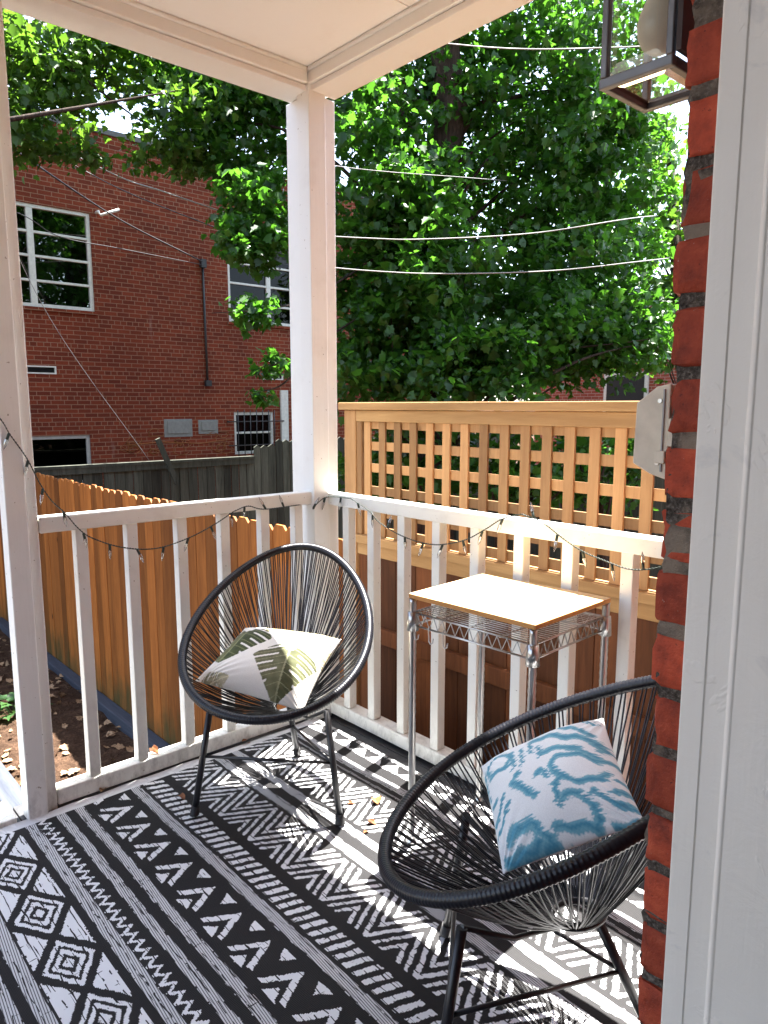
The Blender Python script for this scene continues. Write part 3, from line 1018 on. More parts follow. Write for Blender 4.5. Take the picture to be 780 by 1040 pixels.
# ------------------------------------------------------------------ utility box on the wall
UB = thing('utility_box', 'weathered beige plastic utility meter box fixed to the brick wall above the railing', 'utility box', (-0.36, 1.5, 1.4))
by0, by1 = 1.40, 1.60
lid = MB()
lid.prism([(-0.784, by0, 1.456), (-0.742, by0, 1.488), (-0.712, by0, 1.494), (-0.712, by0, 1.302), (-0.748, by0, 1.312), (-0.787, by0, 1.332)], (0, by1 - by0, 0))
build('lid', lid, M['box_plastic'], UB, bevel=0.003)
bx_ = MB(); bx_.box(-0.7245, -0.7215, by0 - 0.004, by0 + 0.002, 1.318, 1.483); build('lid_seam', bx_, M['box_grey'], UB)
for z_ in (1.335, 1.46):
    bx_ = MB(); bx_.tube([(-0.732, by0 - 0.003, z_), (-0.732, by0 + 0.003, z_)], 0.0045, 10); build('screw', bx_, M['chrome'], UB)
bx_ = MB(); bx_.box(-0.711, -0.365, by0 + 0.02, by1 - 0.01, 1.315, 1.485); build('box_body', bx_, M['box_grey'], UB, bevel=0.004)
bx_ = MB(); bx_.box(-0.708, -0.68, by0 + 0.004, by0 + 0.019, 1.43, 1.48)  # solid dark blocks: the shade of the gaps behind the lid, painted in
build('painted_gap_shade', bx_, M['box_dark'], UB)
bx_ = MB(); bx_.box(-0.708, -0.68, by0 + 0.004, by0 + 0.019, 1.318, 1.36)
build('painted_gap_shade', bx_, M['box_dark'], UB)
bx_ = MB(); bx_.box(-0.735, -0.714, by0 - 0.008, by0 - 0.001, 1.335, 1.36); build('clip', bx_, M['box_plastic'], UB, bevel=0.002)
bx_ = MB(); bx_.box(-0.7115, -0.69, by0 - 0.004, by0 + 0.003, 1.37, 1.425)
build('clip', bx_, M['box_plastic'], UB, bevel=0.002)
bx_ = MB(); bx_.tube([(-0.39, 1.5, 1.314), (-0.39, 1.5, -1.25)], 0.016, 10); build('conduit', bx_, M['box_grey'], UB)

# ------------------------------------------------------------------ chairs
RIM = dict(a=.331, b=.447, th=.488, e=-.166, yc=-.022, zc=.642)


def rim_pt(t):
    p = RIM
    return np.array([p['a'] * math.sin(t) * (1 + p['e'] * math.cos(t)), p['yc'] - p['b'] * math.cos(t) * math.cos(p['th']), p['zc'] + p['b'] * math.cos(t) * math.sin(p['th'])])


APEX = np.array([0.0, -0.065, 0.300])


def hub_pt(t, dz=0.0):
    return APEX + np.array([0.045 * math.sin(t), -0.058 * math.cos(t), 0.010 * math.cos(t) + dz])


def make_chair(label, loc, rz):
    t = thing('lounge_chair', label, 'chair', loc, rz, 'woven black lounge chairs on the porch')
    OFF[t.name] = np.zeros(3)
    # rim wound with cord
    n = 840
    T = np.arange(n) * 2 * PI / n
    m_ = MB(); m_.tube([rim_pt(x_) for x_ in T], [0.0155 + 0.00095 * (1, .3, -1)[i % 3] + rng.normal(0, .00012) for i in range(n)], 9, closed=True)
    build('rim', m_, M['cord'], t)
    m_ = MB()
    N = 94
    for i in range(N):
        tt = 2 * PI * (i + 0.5) / N
        for dt, side in ((-0.011, -1), (0.011, 1)):
            a = rim_pt(tt + dt * 1.0); h = hub_pt(tt * 1.0 + dt * 2.0 + (0.10 if side > 0 else -0.10), 0.006 * side)
            L = np.linalg.norm(a - h)
            w = rng.normal(0, 0.0030, 3)
            pts = []
            for k in range(7):
                s = k / 6
                p = a + (h - a) * s
                p = p + w * math.sin(PI * s)
                p[2] -= 0.050 * math.sin(PI * s) * L
                pts.append(p)
            m_.tube(pts, 0.0023, 5, caps=False)
    build('woven_seat', m_, M['cord'], t)
    m_ = MB(); m_.tube([hub_pt(x_, -0.002) for x_ in np.arange(28) * 2 * PI / 28], 0.010, 8, closed=True)
    build('hub_ring', m_, M['black_steel'], t)
    feet = [(-.261, .2425), (.261, .2425), (0, -.2425)]
    tops = [np.array([-.207, .190, .396]), np.array([.207, .190, .396]), np.array([0, -.105, .300])]
    # braces from the leg tops to the hub, under the cords
    for tp, aa in zip(tops[:2], (-2.3, 2.3)):
        cx = MB(); cx.tube([tp, (tp + hub_pt(aa)) / 2 - np.array([0, 0, .030]), hub_pt(aa, -.006)], 0.006, 8); build('brace', cx, M['black_steel'], t)
    mids = []
    for (fx, fy), tp in zip(feet, tops):
        f0 = np.array([fx, fy, 0.012])
        m_ = MB(); m_.tube([tp, tp + (f0 - tp) * 0.5, f0], 0.0115, 10)
        lg = build('leg', m_, M['black_steel'], t)
        d = (f0 - tp) / np.linalg.norm(f0 - tp)
        m_ = MB(); m_.tube([f0 - d * 0.03, f0 + d * 0.0, (f0[0], f0[1], 0.0095)], [0.0145, 0.0165, 0.0175], 12)
        build('foot_cap', m_, M['rubber'], lg)
        mids.append(tp + (f0 - tp) * 0.47)
    for i, j in ((0, 1), (1, 2), (2, 0)):
        m_ = MB(); m_.tube([mids[i], mids[j]], 0.0055, 8); build('stretcher', m_, M['black_steel'], t)
    return t


A1 = (-2.203, 1.456, -.835); A2 = (-.881, 1.291, -2.437)
ZR = 0.0105
chair1 = make_chair('black corded lounge chair by the corner post, holding the leaf-print pillow', (A1[0], A1[1], ZR), A1[2] - PI / 2)
chair2 = dup(chair1, None, (A2[0], A2[1], ZR), A2[2] - PI / 2)
chair2['label'] = 'black corded lounge chair beside the brick wall, holding the blue patterned pillow'


def tow(p, A):
    c_, s_ = math.cos(A[2]), math.sin(A[2])
    return np.array([A[0] + p[0] * s_ + p[1] * c_, A[1] - p[0] * c_ + p[1] * s_, p[2] + ZR])


# ------------------------------------------------------------------ pillows
def pillow(name, label, corners, thick, printer, up, n=170):
    """corners c00, c10, c11, c01 in world space; printer(u, v) -> rgb"""
    c00, c10, c11, c01 = [np.array(q) for q in corners]
    g = np.linspace(0, 1, n)
    u, v = np.meshgrid(g, g, indexing='ij')
    # pinched sides between pointed corners
    U = u + 0.022 * np.sin(PI * v) * (1 - 2 * u) * np.abs(2 * u - 1) ** 2
    Vv = v + 0.022 * np.sin(PI * u) * (1 - 2 * v) * np.abs(2 * v - 1) ** 2
    P = ((1 - U) * (1 - Vv))[..., None] * c00 + (U * (1 - Vv))[..., None] * c10 + (U * Vv)[..., None] * c11 + ((1 - U) * Vv)[..., None] * c01
    nrm = np.cross(c10 - c00, c01 - c00) + np.cross(c01 - c11, c10 - c11); nrm /= np.linalg.norm(nrm)
    if nrm @ np.array(up) < 0:
        nrm = -nrm
    a, b = np.abs(2 * u - 1), np.abs(2 * v - 1)
    prof = np.clip((1 - a ** 2.6) * (1 - b ** 2.6), 0, 1) ** 0.62
    ph = rng.uniform(0, 6, 8)
    wr = (np.sin(7 * u + 3 * v + ph[0]) * 0.5 + np.sin(4 * u - 9 * v + ph[1]) * 0.5 + np.sin(15 * u + 11 * v + ph[2]) * 0.22)
    # creases running in from the corners
    cre = np.sin(38 * np.arctan2(v + .04, u + .04) + ph[3]) * np.exp(-((u) ** 2 + (v) ** 2) * 14) + np.sin(38 * np.arctan2(1.04 - v, 1.04 - u)) * np.exp(-((1 - u) ** 2 + (1 - v) ** 2) * 14) \
        + np.sin(34 * np.arctan2(v + .04, 1.04 - u)) * np.exp(-((1 - u) ** 2 + v ** 2) * 14) + np.sin(34 * np.arctan2(1.04 - v, u + .04)) * np.exp(-(u ** 2 + (1 - v) ** 2) * 14)
    h1 = thick * 0.62 * prof * (1 + 0.06 * wr) + 0.0028 * cre * np.clip(prof * 4, 0, 1)
    h2 = thick * 0.38 * prof
    top = P + nrm * h1[..., None]; bot = P - nrm * h2[..., None]
    idx = np.arange(n * n).reshape(n, n)
    rim = np.zeros((n, n), bool); rim[0] = rim[-1] = True; rim[:, 0] = rim[:, -1] = True
    idb = np.where(rim, idx, 0); k = (~rim).sum(); idb[~rim] = n * n + np.arange(k)
    V = np.concatenate([top.reshape(-1, 3), bot[~rim]])
    q1 = np.stack([idx[:-1, :-1], idx[1:, :-1], idx[1:, 1:], idx[:-1, 1:]], -1).reshape(-1, 4)
    q2 = np.stack([idb[:-1, :-1], idb[:-1, 1:], idb[1:, 1:], idb[1:, :-1]], -1).reshape(-1, 4)
    if np.cross(c10 - c00, c01 - c00) @ nrm < 0:
        q1 = q1[:, ::-1]; q2 = q2[:, ::-1]
    cols = printer(u, v)
    C = np.concatenate([cols.reshape(-1, 3), np.full((k, 3), 0.7)])
    off = V.mean(0); off[2] = V[:, 2].min()
    me = bpy.data.meshes.new(name)
    me.from_pydata((V - off).tolist(), [], np.concatenate([q1, q2]).tolist())
    me.materials.append(M['print'])
    me.polygons.foreach_set('use_smooth', [True] * len(me.polygons))
    ca = me.attributes.new('print', 'FLOAT_COLOR', 'POINT')
    ca.data.foreach_set('color', np.concatenate([C, np.ones((len(C), 1))], 1).ravel())
    o = bpy.data.objects.new(name, me); link(o, name); o.location = off
    tag(o, label, 'pillow')
    # piped seam
    e = [tuple(P[i, 0]) for i in range(0, n, 3)] + [tuple(P[-1, j]) for j in range(0, n, 3)] + [tuple(P[i, -1]) for i in range(n - 1, -1, -3)] + [tuple(P[0, j]) for j in range(n - 1, -1, -3)]
    OFF[o.name] = off
    return o


def print_monstera(u, v):
    base = np.ones(u.shape + (3,)) * np.array([0.82, 0.80, 0.73])
    nz_ = np.sin(u * 57 + v * 31) * 0.5 + np.sin(u * 23 - v * 71) * 0.5

    def leaf(cu, cv, ang, size, dk, lt):
        du, dv = u - cu, v - cv
        p = (du * math.cos(ang) + dv * math.sin(ang)) / size        # 0 base .. 1 tip
        q_ = (-du * math.sin(ang) + dv * math.cos(ang)) / size
        aq = np.abs(q_)
        pc = np.clip(p, -0.18, 1)
        w = 0.56 * np.sqrt(np.clip((pc + 0.18) / 0.42, 0, 1)) * np.clip((1 - pc) / 0.80, 0, 1) ** 0.72
        inside = (aq < w) & (p > -0.18 + 0.0) & (p < 1) & ~((p < 0.0) & (aq < 0.05 - p * 0.6))
        ph = (p - aq * 0.55) * 5.2
        slit = (np.mod(ph, 1) < 0.20 + 0.10 * aq) & (aq > 0.16 + 0.06 * np.sin(np.floor(ph) * 2.4))
        vein = (aq < 0.014) | (np.mod(ph + 0.42, 1) < 0.06)
        col = np.where(q_[..., None] > 0, np.array(dk), np.array(lt))
        col = col * (1 + 0.20 * nz_[..., None]) * (0.8 + 0.5 * np.clip(p, 0, 1)[..., None])
        col = np.where(vein[..., None], np.array(lt) * 1.9 + 0.03, col)
        m_ = inside & ~slit
        base[m_] = col[m_]
    G = ((0.075, 0.080, 0.036), (0.145, 0.148, 0.078))
    leaf(0.655, 0.53, -1.42, 0.56, *G)
    leaf(0.13, 0.78, -1.62, 0.56, (0.05, 0.065, 0.022), (0.11, 0.115, 0.045))
    leaf(0.30, 0.95, -0.25, 0.34, (0.13, 0.125, 0.06), (0.19, 0.18, 0.09))
    leaf(0.70, 0.97, -0.9, 0.42, (0.42, 0.36, 0.20), (0.50, 0.43, 0.26))  # this leaf and the next: sunlight on the print painted in as pale gold
    leaf(1.05, 0.62, 2.9, 0.26, (0.46, 0.40, 0.25), (0.52, 0.45, 0.28))
    leaf(0.10, -0.02, 0.5, 0.20, (0.36, 0.34, 0.22), (0.44, 0.41, 0.28))
    return base


def print_ikat(u, v):
    base = np.ones(u.shape + (3,)) * np.array([0.78, 0.80, 0.81])
    colw = 130
    r1 = np.random.default_rng(5)
    thr = r1.normal(0, 1, colw)
    sm = np.convolve(np.concatenate([thr[-1:], thr, thr[:1]]), [.25, .5, .25], 'valid')
    iu = np.clip((v * colw).astype(int), 0, colw - 1)
    uu = u + 0.014 * (0.6 * sm[iu] + 0.6 * thr[iu])            # dye bleeding along the threads
    vv = v + 0.010 * np.sin(u * 40)

    def cv(pts):
        out = []
        for x_, y_ in pts:
            dx, dy = x_ - 265, y_ - 190
            out.append(((dx * 198 - dy * 37) / 46011, (215 * dy + 93 * dx) / 46011))
        return out
    D = np.full(u.shape, 9.0)

    def stroke(pts, w):
        nonlocal D
        P = cv(pts)
        for (x0, y0), (x1, y1) in zip(P[:-1], P[1:]):
            dx, dy = x1 - x0, y1 - y0
            t = np.clip(((uu - x0) * dx + (vv - y0) * dy) / max(dx * dx + dy * dy, 1e-9), 0, 1)
            d = np.hypot(uu - x0 - t * dx, vv - y0 - t * dy) / (w * 0.80)
            D = np.minimum(D, d)

    def ring(cx, cy, rx, ry, w, a0=0, a1=360, rot=0):
        A = np.radians(np.linspace(a0, a1, 18)); ro = math.radians(rot)
        stroke([(cx + rx * math.cos(a) * math.cos(ro) - ry * math.sin(a) * math.sin(ro), cy + rx * math.cos(a) * math.sin(ro) + ry * math.sin(a) * math.cos(ro)) for a in A], w)
    stroke([(285, 188), (320, 172), (350, 165)], .035); stroke([(355, 150), (400, 140), (440, 150), (470, 160)], .034)
    stroke([(380, 185), (410, 172), (440, 178), (470, 172), (490, 185)], .045); stroke([(400, 215), (440, 200), (480, 205)], .036)
    ring(318, 222, 27, 20, .030, rot=-25); stroke([(300, 250), (330, 240), (352, 232)], .022)
    for x_, y_ in ((345, 205), (362, 198), (378, 192), (395, 200), (352, 222), (366, 214)):
        stroke([(x_, y_), (x_ + 6, y_ + 24)], .020)
    stroke([(352, 272), (368, 282), (385, 290)], .042); stroke([(392, 262), (402, 250), (408, 262)], .028); stroke([(360, 262), (366, 254)], .03)
    ring(452, 238, 36, 24, .034, 20, 330, -20); stroke([(470, 215), (500, 205), (515, 220)], .030)
    stroke([(495, 262), (520, 255), (538, 268), (520, 282), (492, 280), (470, 275)], .034)
    stroke([(430, 290), (452, 280), (468, 300), (455, 318), (428, 322), (405, 330)], .036); stroke([(422, 300), (418, 275), (435, 262)], .028)
    stroke([(330, 352), (350, 335), (372, 330), (392, 345), (372, 362), (345, 372)], .052); stroke([(315, 378), (340, 368), (372, 352)], .046)
    stroke([(300, 330), (318, 312), (332, 290)], .022); stroke([(305, 345), (325, 325), (342, 300)], .020); stroke([(300, 300), (314, 290)], .022)
    stroke([(480, 312), (505, 300), (535, 292)], .028); stroke([(500, 318), (520, 308)], .022); stroke([(400, 352), (425, 340), (455, 332)], .022)
    stroke([(500, 240), (528, 238)], .026); stroke([(280, 230), (288, 262), (298, 285)], .022); stroke([(430, 125), (455, 118), (472, 128)], .024)
    jit = 0.13 * np.sin(u * 210 + v * 40) * np.sin(v * 260) + 0.10 * thr[iu]
    d = D + jit
    m_ = np.clip((1.12 - d) / 0.30, 0, 1)[..., None]
    core = np.clip((0.55 - d) / 0.5, 0, 1)[..., None]
    blue = np.array([0.17, 0.40, 0.49]) * (1 - core) + np.array([0.070, 0.270, 0.39]) * core
    return base * (1 - m_) + blue * m_


pc = [(.268, .17, .475), (-.120, .172, .378), (-.205, -.15, .540), (.172, -.13, .580)]
pillow('throw_pillow', 'white throw pillow printed with green monstera leaves', [tow(p, A1) for p in pc], 0.135, print_monstera,
       tow((0, .5, 1.4), A1) - tow((0, 0, 0.4), A1))
pc = [(.2, .156, .535), (.158, -.13, .700), (-.172, -.162, .632), (-.1, .107, .448)]
pillow('throw_pillow', 'square pillow with a blue ikat print on white cloth', [tow(p, A2) for p in pc], 0.14, print_ikat,
       tow((0, .5, 1.4), A2) - tow((0, 0, 0.4), A2), n=200)

# ------------------------------------------------------------------ wire cart
WT = thing('wire_cart', 'chrome wire shelf cart with a pale wooden top in front of the right railing', 'table', (-1.40, 1.76, 0))
TC = [np.array(p) for p in ((-1.626, 1.561, .862), (-1.152, 1.583, .862), (-1.168, 1.992, .862), (-1.649, 1.945, .862))]
cen = sum(TC) / 4
mb = MB(); mb.prism([p - (0, 0, 0.0) for p in [q - np.array([0, 0, .016]) for q in TC]], (0, 0, .016)); mb.mi = [1, 0] + [1] * 4
build('tabletop', mb, [M['board_top'], M['board_edge']], WT, bevel=0.0025)
legs = [cen + (p - cen) * 0.955 for p in TC]
for p in legs:
    mb = MB()
    zz = list(np.arange(0.02, 0.845, 0.0127)) + [0.845]
    mb.tube([(p[0], p[1], z_) for z_ in zz], [0.0122 if i % 2 else 0.0112 for i in range(len(zz))], 12)
    lg = build('pole', mb, M['chrome'], WT)
    mb = MB(); mb.tube([(p[0], p[1], 0.742), (p[0], p[1], 0.775), (p[0], p[1], 0.803)], [0.020, 0.018, 0.016], 14); build('collar', mb, M['chrome'], lg)
    mb = MB(); mb.lathe([(0.004, 0), (0.017, 0.001), (0.019, 0.008), (0.010, 0.014), (0.010, 0.022)], (p[0], p[1], 0.0085), 14); build('foot', mb, M['chrome'], lg)
mb = MB()
e = [cen + (p - cen) * 0.95 for p in TC]
for i in range(4):
    a, b = e[i].copy(), e[(i + 1) % 4].copy()
    for z_ in (0.800, 0.758):
        a[2] = b[2] = z_; mb.tube([a, b], 0.0032, 6)
    L = np.linalg.norm(b - a); k = int(L / 0.017); pts = []
    for s in range(k + 1):
        p = a + (b - a) * s / k; p[2] = 0.798 if s % 2 else 0.760; pts.append(p)
    mb.tube(pts, 0.0022, 5)
for s in np.linspace(0.03, 0.97, 22):
    a = e[0] + (e[3] - e[0]) * s; b = e[1] + (e[2] - e[1]) * s
    a[2] = b[2] = 0.8035; mb.tube([a, b], 0.0017, 5)
for s in (0.25, 0.5, 0.75):
    a = e[0] + (e[1] - e[0]) * s; b = e[3] + (e[2] - e[3]) * s
    a[2] = b[2] = 0.797; mb.tube([a, b], 0.0028, 6)
build('wire_shelf', mb, M['chrome'], WT)
hk = [('chrome hook hanging at the left end of the wire cart, nearest the left front pole', e[0] + (e[1] - e[0]) * 0.035),
      ('chrome hook hanging below the long side of the wire shelf, about a third along', e[0] + (e[1] - e[0]) * 0.30),
      ('chrome hook hanging from the wire shelf between the two other hooks', e[0] + (e[1] - e[0]) * 0.17)]
for lab, p in hk:
    mb = MB()
    mb.tube([(p[0], p[1] - .006, .772), (p[0], p[1] - .012, .762), (p[0], p[1] - .010, .736), (p[0] + .003, p[1] - .012, .724), (p[0] + .011, p[1] - .014, .718), (p[0] + .020, p[1] - .014, .724), (p[0] + .022, p[1] - .013, .738)], 0.0021, 8)
    single('hook', mb, M['chrome'], lab, 'hook', (p[0], p[1], .78), 'hooks on the wire cart')


# ------------------------------------------------------------------ string lights
def smooth_path(pts, sag=0.0, n=10):
    """Catmull-Rom through pts"""
    P = [np.array(p, float) for p in pts]
    P = [2 * P[0] - P[1]] + P + [2 * P[-1] - P[-2]]
    out = []
    for i in range(1, len(P) - 2):
        for k in range(n):
            t = k / n
            a, b, c_, d = P[i - 1], P[i], P[i + 1], P[i + 2]
            out.append(0.5 * ((2 * b) + (c_ - a) * t + (2 * a - 5 * b + 4 * c_ - d) * t * t + (3 * b - 3 * c_ + d - a) * t ** 3))
    out.append(P[-2])
    return out


SL = thing('string_lights', 'dark green string of small clear lights draped along both railings', 'string lights', (-2.6, 1.9, 1.0))
XL, YL = -2.595, 1.972
segs = []
segs.append([at_x(x_, y_, XL) for x_, y_ in ((-25, 400), (0, 425), (10, 441), (27, 465), (40, 490), (52, 508), (66, 521), (80, 537), (95, 547), (125, 556), (158, 557), (190, 547), (217, 533), (238, 519))])
segs.append([at_x(238, 519, XL), at_x(252, 514, XL), at_x(270, 517, XL), np.array([-2.640, 1.915, 1.015]) + 0, at_y(318, 517, 1.905), np.array([-2.595, 1.925, 1.020]), np.array([-2.595, 1.985, 1.045]), at_y(356, 506, 1.985)])
segs.append([at_y(x_, y_, YL) for x_, y_ in ((356, 506), (374, 518), (386, 531), (410, 545), (440, 553), (470, 549), (492, 538), (510, 527), (530, 522))])
segs.append([at_y(x_, y_, YL) for x_, y_ in ((530, 522), (550, 530), (572, 547), (590, 559), (608, 567), (640, 578), (670, 576), (690, 566), (720, 560))])
cord = MB(); bulbs = []
first_bulb = None
for sgm in segs:
    pth = smooth_path(sgm)
    # two wires twisted together
    arr = np.array(pth); L = np.concatenate([[0], np.cumsum(np.linalg.norm(np.diff(arr, axis=0), axis=1))])
    fine = np.arange(0, L[-1], 0.004)
    pts = np.stack([np.interp(fine, L, arr[:, k]) for k in range(3)], 1)
    for ph in (0, PI):
        w = 0.0016
        o_ = np.stack([w * np.cos(fine * 300 + ph), w * np.cos(fine * 300 + ph) * 0.4, w * np.sin(fine * 300 + ph)], 1)
        cord.tube(pts[::1] + o_, 0.0014, 5, caps=False)
    for s in np.arange(0.05, L[-1], 0.105):
        p = np.array([np.interp(s, L, arr[:, k]) for k in range(3)])
        d = np.array([random.uniform(-.4, .4), random.uniform(-.4, .4), random.choice([-1, -1, -1, .8])])
        bulbs.append((p, d / np.linalg.norm(d)))
build('cord', cord, M['cable_green'], SL)
bm_ = MB(); bm_.lathe([(0.0032, 0.0), (0.0048, 0.004), (0.0048, 0.022), (0.0036, 0.023)], (0, 0, 0), 8)
bm_.lathe([(0.0060, 0.023), (0.0064, 0.028), (0.0050, 0.044), (0.0008, 0.058)], (0, 0, 0), 8, 1)
for i, (p, d) in enumerate(bulbs):
    if first_bulb is None:
        first_bulb = o = build('bulb', bm_, [M['cable_green'], M['bulb_glass']], SL, off=(0, 0, 0))
    else:
        o = first_bulb.copy(); COL.objects.link(o); o.parent = SL
    o.location = Vector(p) - Vector(OFF[SL.name])
    o.rotation_mode = 'QUATERNION'
    o.rotation_quaternion = Vector(d).to_track_quat('Z', 'Y')

# ------------------------------------------------------------------ lattice-topped fence behind the right railing
FY = 2.40
LF = thing('lattice_fence', 'cedar privacy fence topped with square lattice behind the right railing', 'fence', (-1.7, FY, GZ))
mb = MB(); mb.box(-2.965, -2.876, FY - 0.02, FY + 0.069, GZ - 0.05, 1.428); build('fence_post', mb, M['lattice'], LF, bevel=0.003)
mb = MB(); mb.box(-0.62, -0.53, FY - 0.02, FY + 0.069, GZ - 0.05, 1.428); build('fence_post', mb, M['lattice'], LF, bevel=0.003)
mb = MB(); mb.box(-2.985, -0.42, FY - 0.045, FY + 0.095, 1.430, 1.467); build('cap_rail', mb, M['lattice_h'], LF, bevel=0.004)
mb = MB(); mb.box(-2.874, -0.622, FY - 0.018, FY + 0.022, 1.372, 1.4285); build('top_rail', mb, M['lattice_h'], LF, bevel=0.003)
mb = MB(); mb.box(-2.874, -2.838, FY - 0.012, FY + 0.03, 0.795, 1.371, tint=rt()); build('side_stile', mb, M['lattice'], LF, bevel=0.002)
la = MB()
x = -2.838 + 0.010
i = 0
while x < -0.64:
    la.box(x, x + 0.0455, FY - 0.002, FY + 0.0095, 0.795, 1.371, tint=rt())
    x += 0.1085 + random.uniform(-.003, .003)
for k, z_ in enumerate((1.357, 1.250, 1.140, 1.026, 0.915, 0.822)):
    la.box(-2.836, -0.622, FY + 0.010, FY + 0.021, z_ - 0.0215, z_ + 0.0215, tint=rt())
build('lattice_panel', la, M['lattice'], LF, bevel=0.0012)
mb = MB(); mb.box(-2.874, -0.622, FY - 0.032, FY + 0.035, 0.752, 0.793); mb.box(-2.874, -0.622, FY - 0.012, FY + 0.025, 0.690, 0.751)
build('mid_rail', mb, M['lattice_h'], LF, bevel=0.003)
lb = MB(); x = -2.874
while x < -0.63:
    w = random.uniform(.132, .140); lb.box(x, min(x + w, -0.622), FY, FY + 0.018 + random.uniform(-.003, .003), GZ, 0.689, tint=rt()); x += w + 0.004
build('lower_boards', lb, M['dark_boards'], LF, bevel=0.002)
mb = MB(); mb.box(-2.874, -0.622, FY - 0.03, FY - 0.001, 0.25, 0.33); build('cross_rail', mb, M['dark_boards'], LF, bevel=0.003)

# ------------------------------------------------------------------ stained picket fence running back to the left
PF = thing('picket_fence', 'orange stained dog-eared picket fence running back behind the left railing', 'fence', (-6.5, FY, GZ))
pk = MB(); x = -2.99
while x > -10.1:
    w = 0.139 + random.uniform(-.004, .004); h = 0.742 + random.uniform(-.010, .010)
    x0 = x - w; e = 0.030; yj = FY + random.uniform(-.003, .003)
    pk.prism([(x0, yj, GZ - 0.02), (x, yj, GZ - 0.02), (x, yj, h - e), (x - e, yj, h), (x0 + e, yj, h), (x0, yj, h - e)], (0, 0.017, 0), tint=rt())
    x = x0 - random.uniform(0.001, 0.005)
build('picket_panel', pk, M['fence_wood'], PF, bevel=0.0015)
mb = MB()
for z_ in (-0.9, -0.2, 0.48):
    mb.box(-10.1, -3.0, FY + 0.020, FY + 0.058, z_, z_ + 0.085)
build('back_rail', mb, M['lattice_h'], PF)
for xp in (-3.02, -5.4, -7.8, -10.05):
    mb = MB(); mb.box(xp - 0.045, xp + 0.045, FY + 0.0585, FY + 0.147, GZ - 0.05, 0.68); build('fence_post', mb, M['fence_wood'], PF)
mb = MB(); mb.box(-10.0, -3.0, FY - 0.11, FY - 0.004, GZ - 0.05, GZ + 0.075)
single('edging_timber', mb, M['timber'], 'blue grey edging timber along the foot of the picket fence', 'edging', (-6.5, FY - .05, GZ), bevel=0.008)
mb = MB(); mb.box(-9.0, -3.1, 1.14, 1.30, GZ - 0.05, GZ + 0.10)
single('edging_timber', mb, M['timber'], 'blue grey edging timber beside the deck steps, across the bed from the picket fence', 'edging', (-6.0, 1.2, GZ), bevel=0.008)
st = thing('steps', 'grey deck steps going down from the white edge board', 'steps', (-3.2, 0.0, GZ))
for k in range(5):
    mb = MB(); x1 = -2.785 - 0.26 * k; mb.box(x1 - 0.28, x1, -0.6, 0.60, -0.235 - 0.2 * k, -0.19 - 0.2 * k); build('tread', mb, M['timber'], st, bevel=0.006)
mb = MB()
mb.prism([(-2.782, -0.56, -0.24), (-2.782, -0.56, GZ), (-4.15, -0.56, GZ)], (0, 0.04, 0)); build('stringer', mb, M['timber'], st)
mb = MB(); mb.prism([(-2.782, 0.52, -0.24), (-2.782, 0.52, GZ), (-4.15, 0.52, GZ)], (0, 0.04, 0))
build('stringer', mb, M['timber'], st)

# ------------------------------------------------------------------ weathered grey fence before the brick building
GX = -10.2
GF = thing('board_fence', 'weathered dark grey board fence in front of the brick building', 'fence', (GX, 5, GZ))
gb = MB(); y = 2.2
while y < 13:
    w = 0.135 + random.uniform(-.02, .012)
    h = 0.60 if y < 6.30 else (0.80 if y < 6.62 else 0.88)
    h += random.uniform(-.012, .012)
    xj = GX + random.uniform(-.008, .008)
    if y > 6.3:
        gb.prism([(xj, y, GZ - .02), (xj, y + w, GZ - .02), (xj, y + w, h - .02), (xj, y + w / 2, h + .02), (xj, y, h - .02)], (0.02, 0, 0), tint=rt())
    else:
        gb.box(xj + random.uniform(-.006, .006), xj + 0.02, y, y + w, GZ - .02, h, tint=rt())
    y += w + random.uniform(.004, .016)
build('board_panel', gb, M['grey_boards'], GF)
mb = MB(); mb.box(GX - 0.03, GX + 0.075, 2.2, 6.28, 0.612, 0.652); mb.box(GX + 0.031, GX + 0.06, 2.2, 6.28, 0.53, 0.611)
build('cap_board', mb, M['grey_boards'], GF)
for k, y in enumerate((2.5, 5.0, 7.5, 10.0)):
    mb = MB(); mb.box(GX - 0.10, GX - 0.012, y, y + .09, GZ - .05, 0.55); build('fence_post', mb, M['grey_boards'], GF)

# ------------------------------------------------------------------ brick building at the back left
BX = -12.0
BD = thing('brick_building', 'two storey dark red brick building with white windows behind the grey board fence', 'building', (BX, 4, GZ))
holes = [(2.80, 4.56, 2.935, 4.435), (6.975, 8.72, 2.965, 4.47), (3.38, 4.37, 0.20, 0.985), (7.02, 7.89, 0.55, 1.335), (3.40, 3.905, 1.935, 2.06), (7.66, 8.12, 1.945, 2.06)]
ys = sorted({-6.0, 11.5} | {h[0] for h in holes} | {h[1] for h in holes}); zs = sorted({GZ - .1, 5.66} | {h[2] for h in holes} | {h[3] for h in holes})
mb = MB()
for i in range(len(ys) - 1):
    for j in range(len(zs) - 1):
        yc, zc = (ys[i] + ys[i + 1]) / 2, (zs[j] + zs[j + 1]) / 2
        if any(h[0] < yc < h[1] and h[2] < zc < h[3] for h in holes):
            continue
        mb.add([(BX, ys[i], zs[j]), (BX, ys[i + 1], zs[j]), (BX, ys[i + 1], zs[j + 1]), (BX, ys[i], zs[j + 1])], [(0, 1, 2, 3)])
for y0, y1, z0, z1 in holes:          # reveals
    d = BX - 0.10
    for a, b in (((y0, z0), (y1, z0)), ((y1, z0), (y1, z1)), ((y1, z1), (y0, z1)), ((y0, z1), (y0, z0))):
        mb.add([(BX, a[0], a[1]), (BX, b[0], b[1]), (d, b[0], b[1]), (d, a[0], a[1])], [(0, 1, 2, 3)])
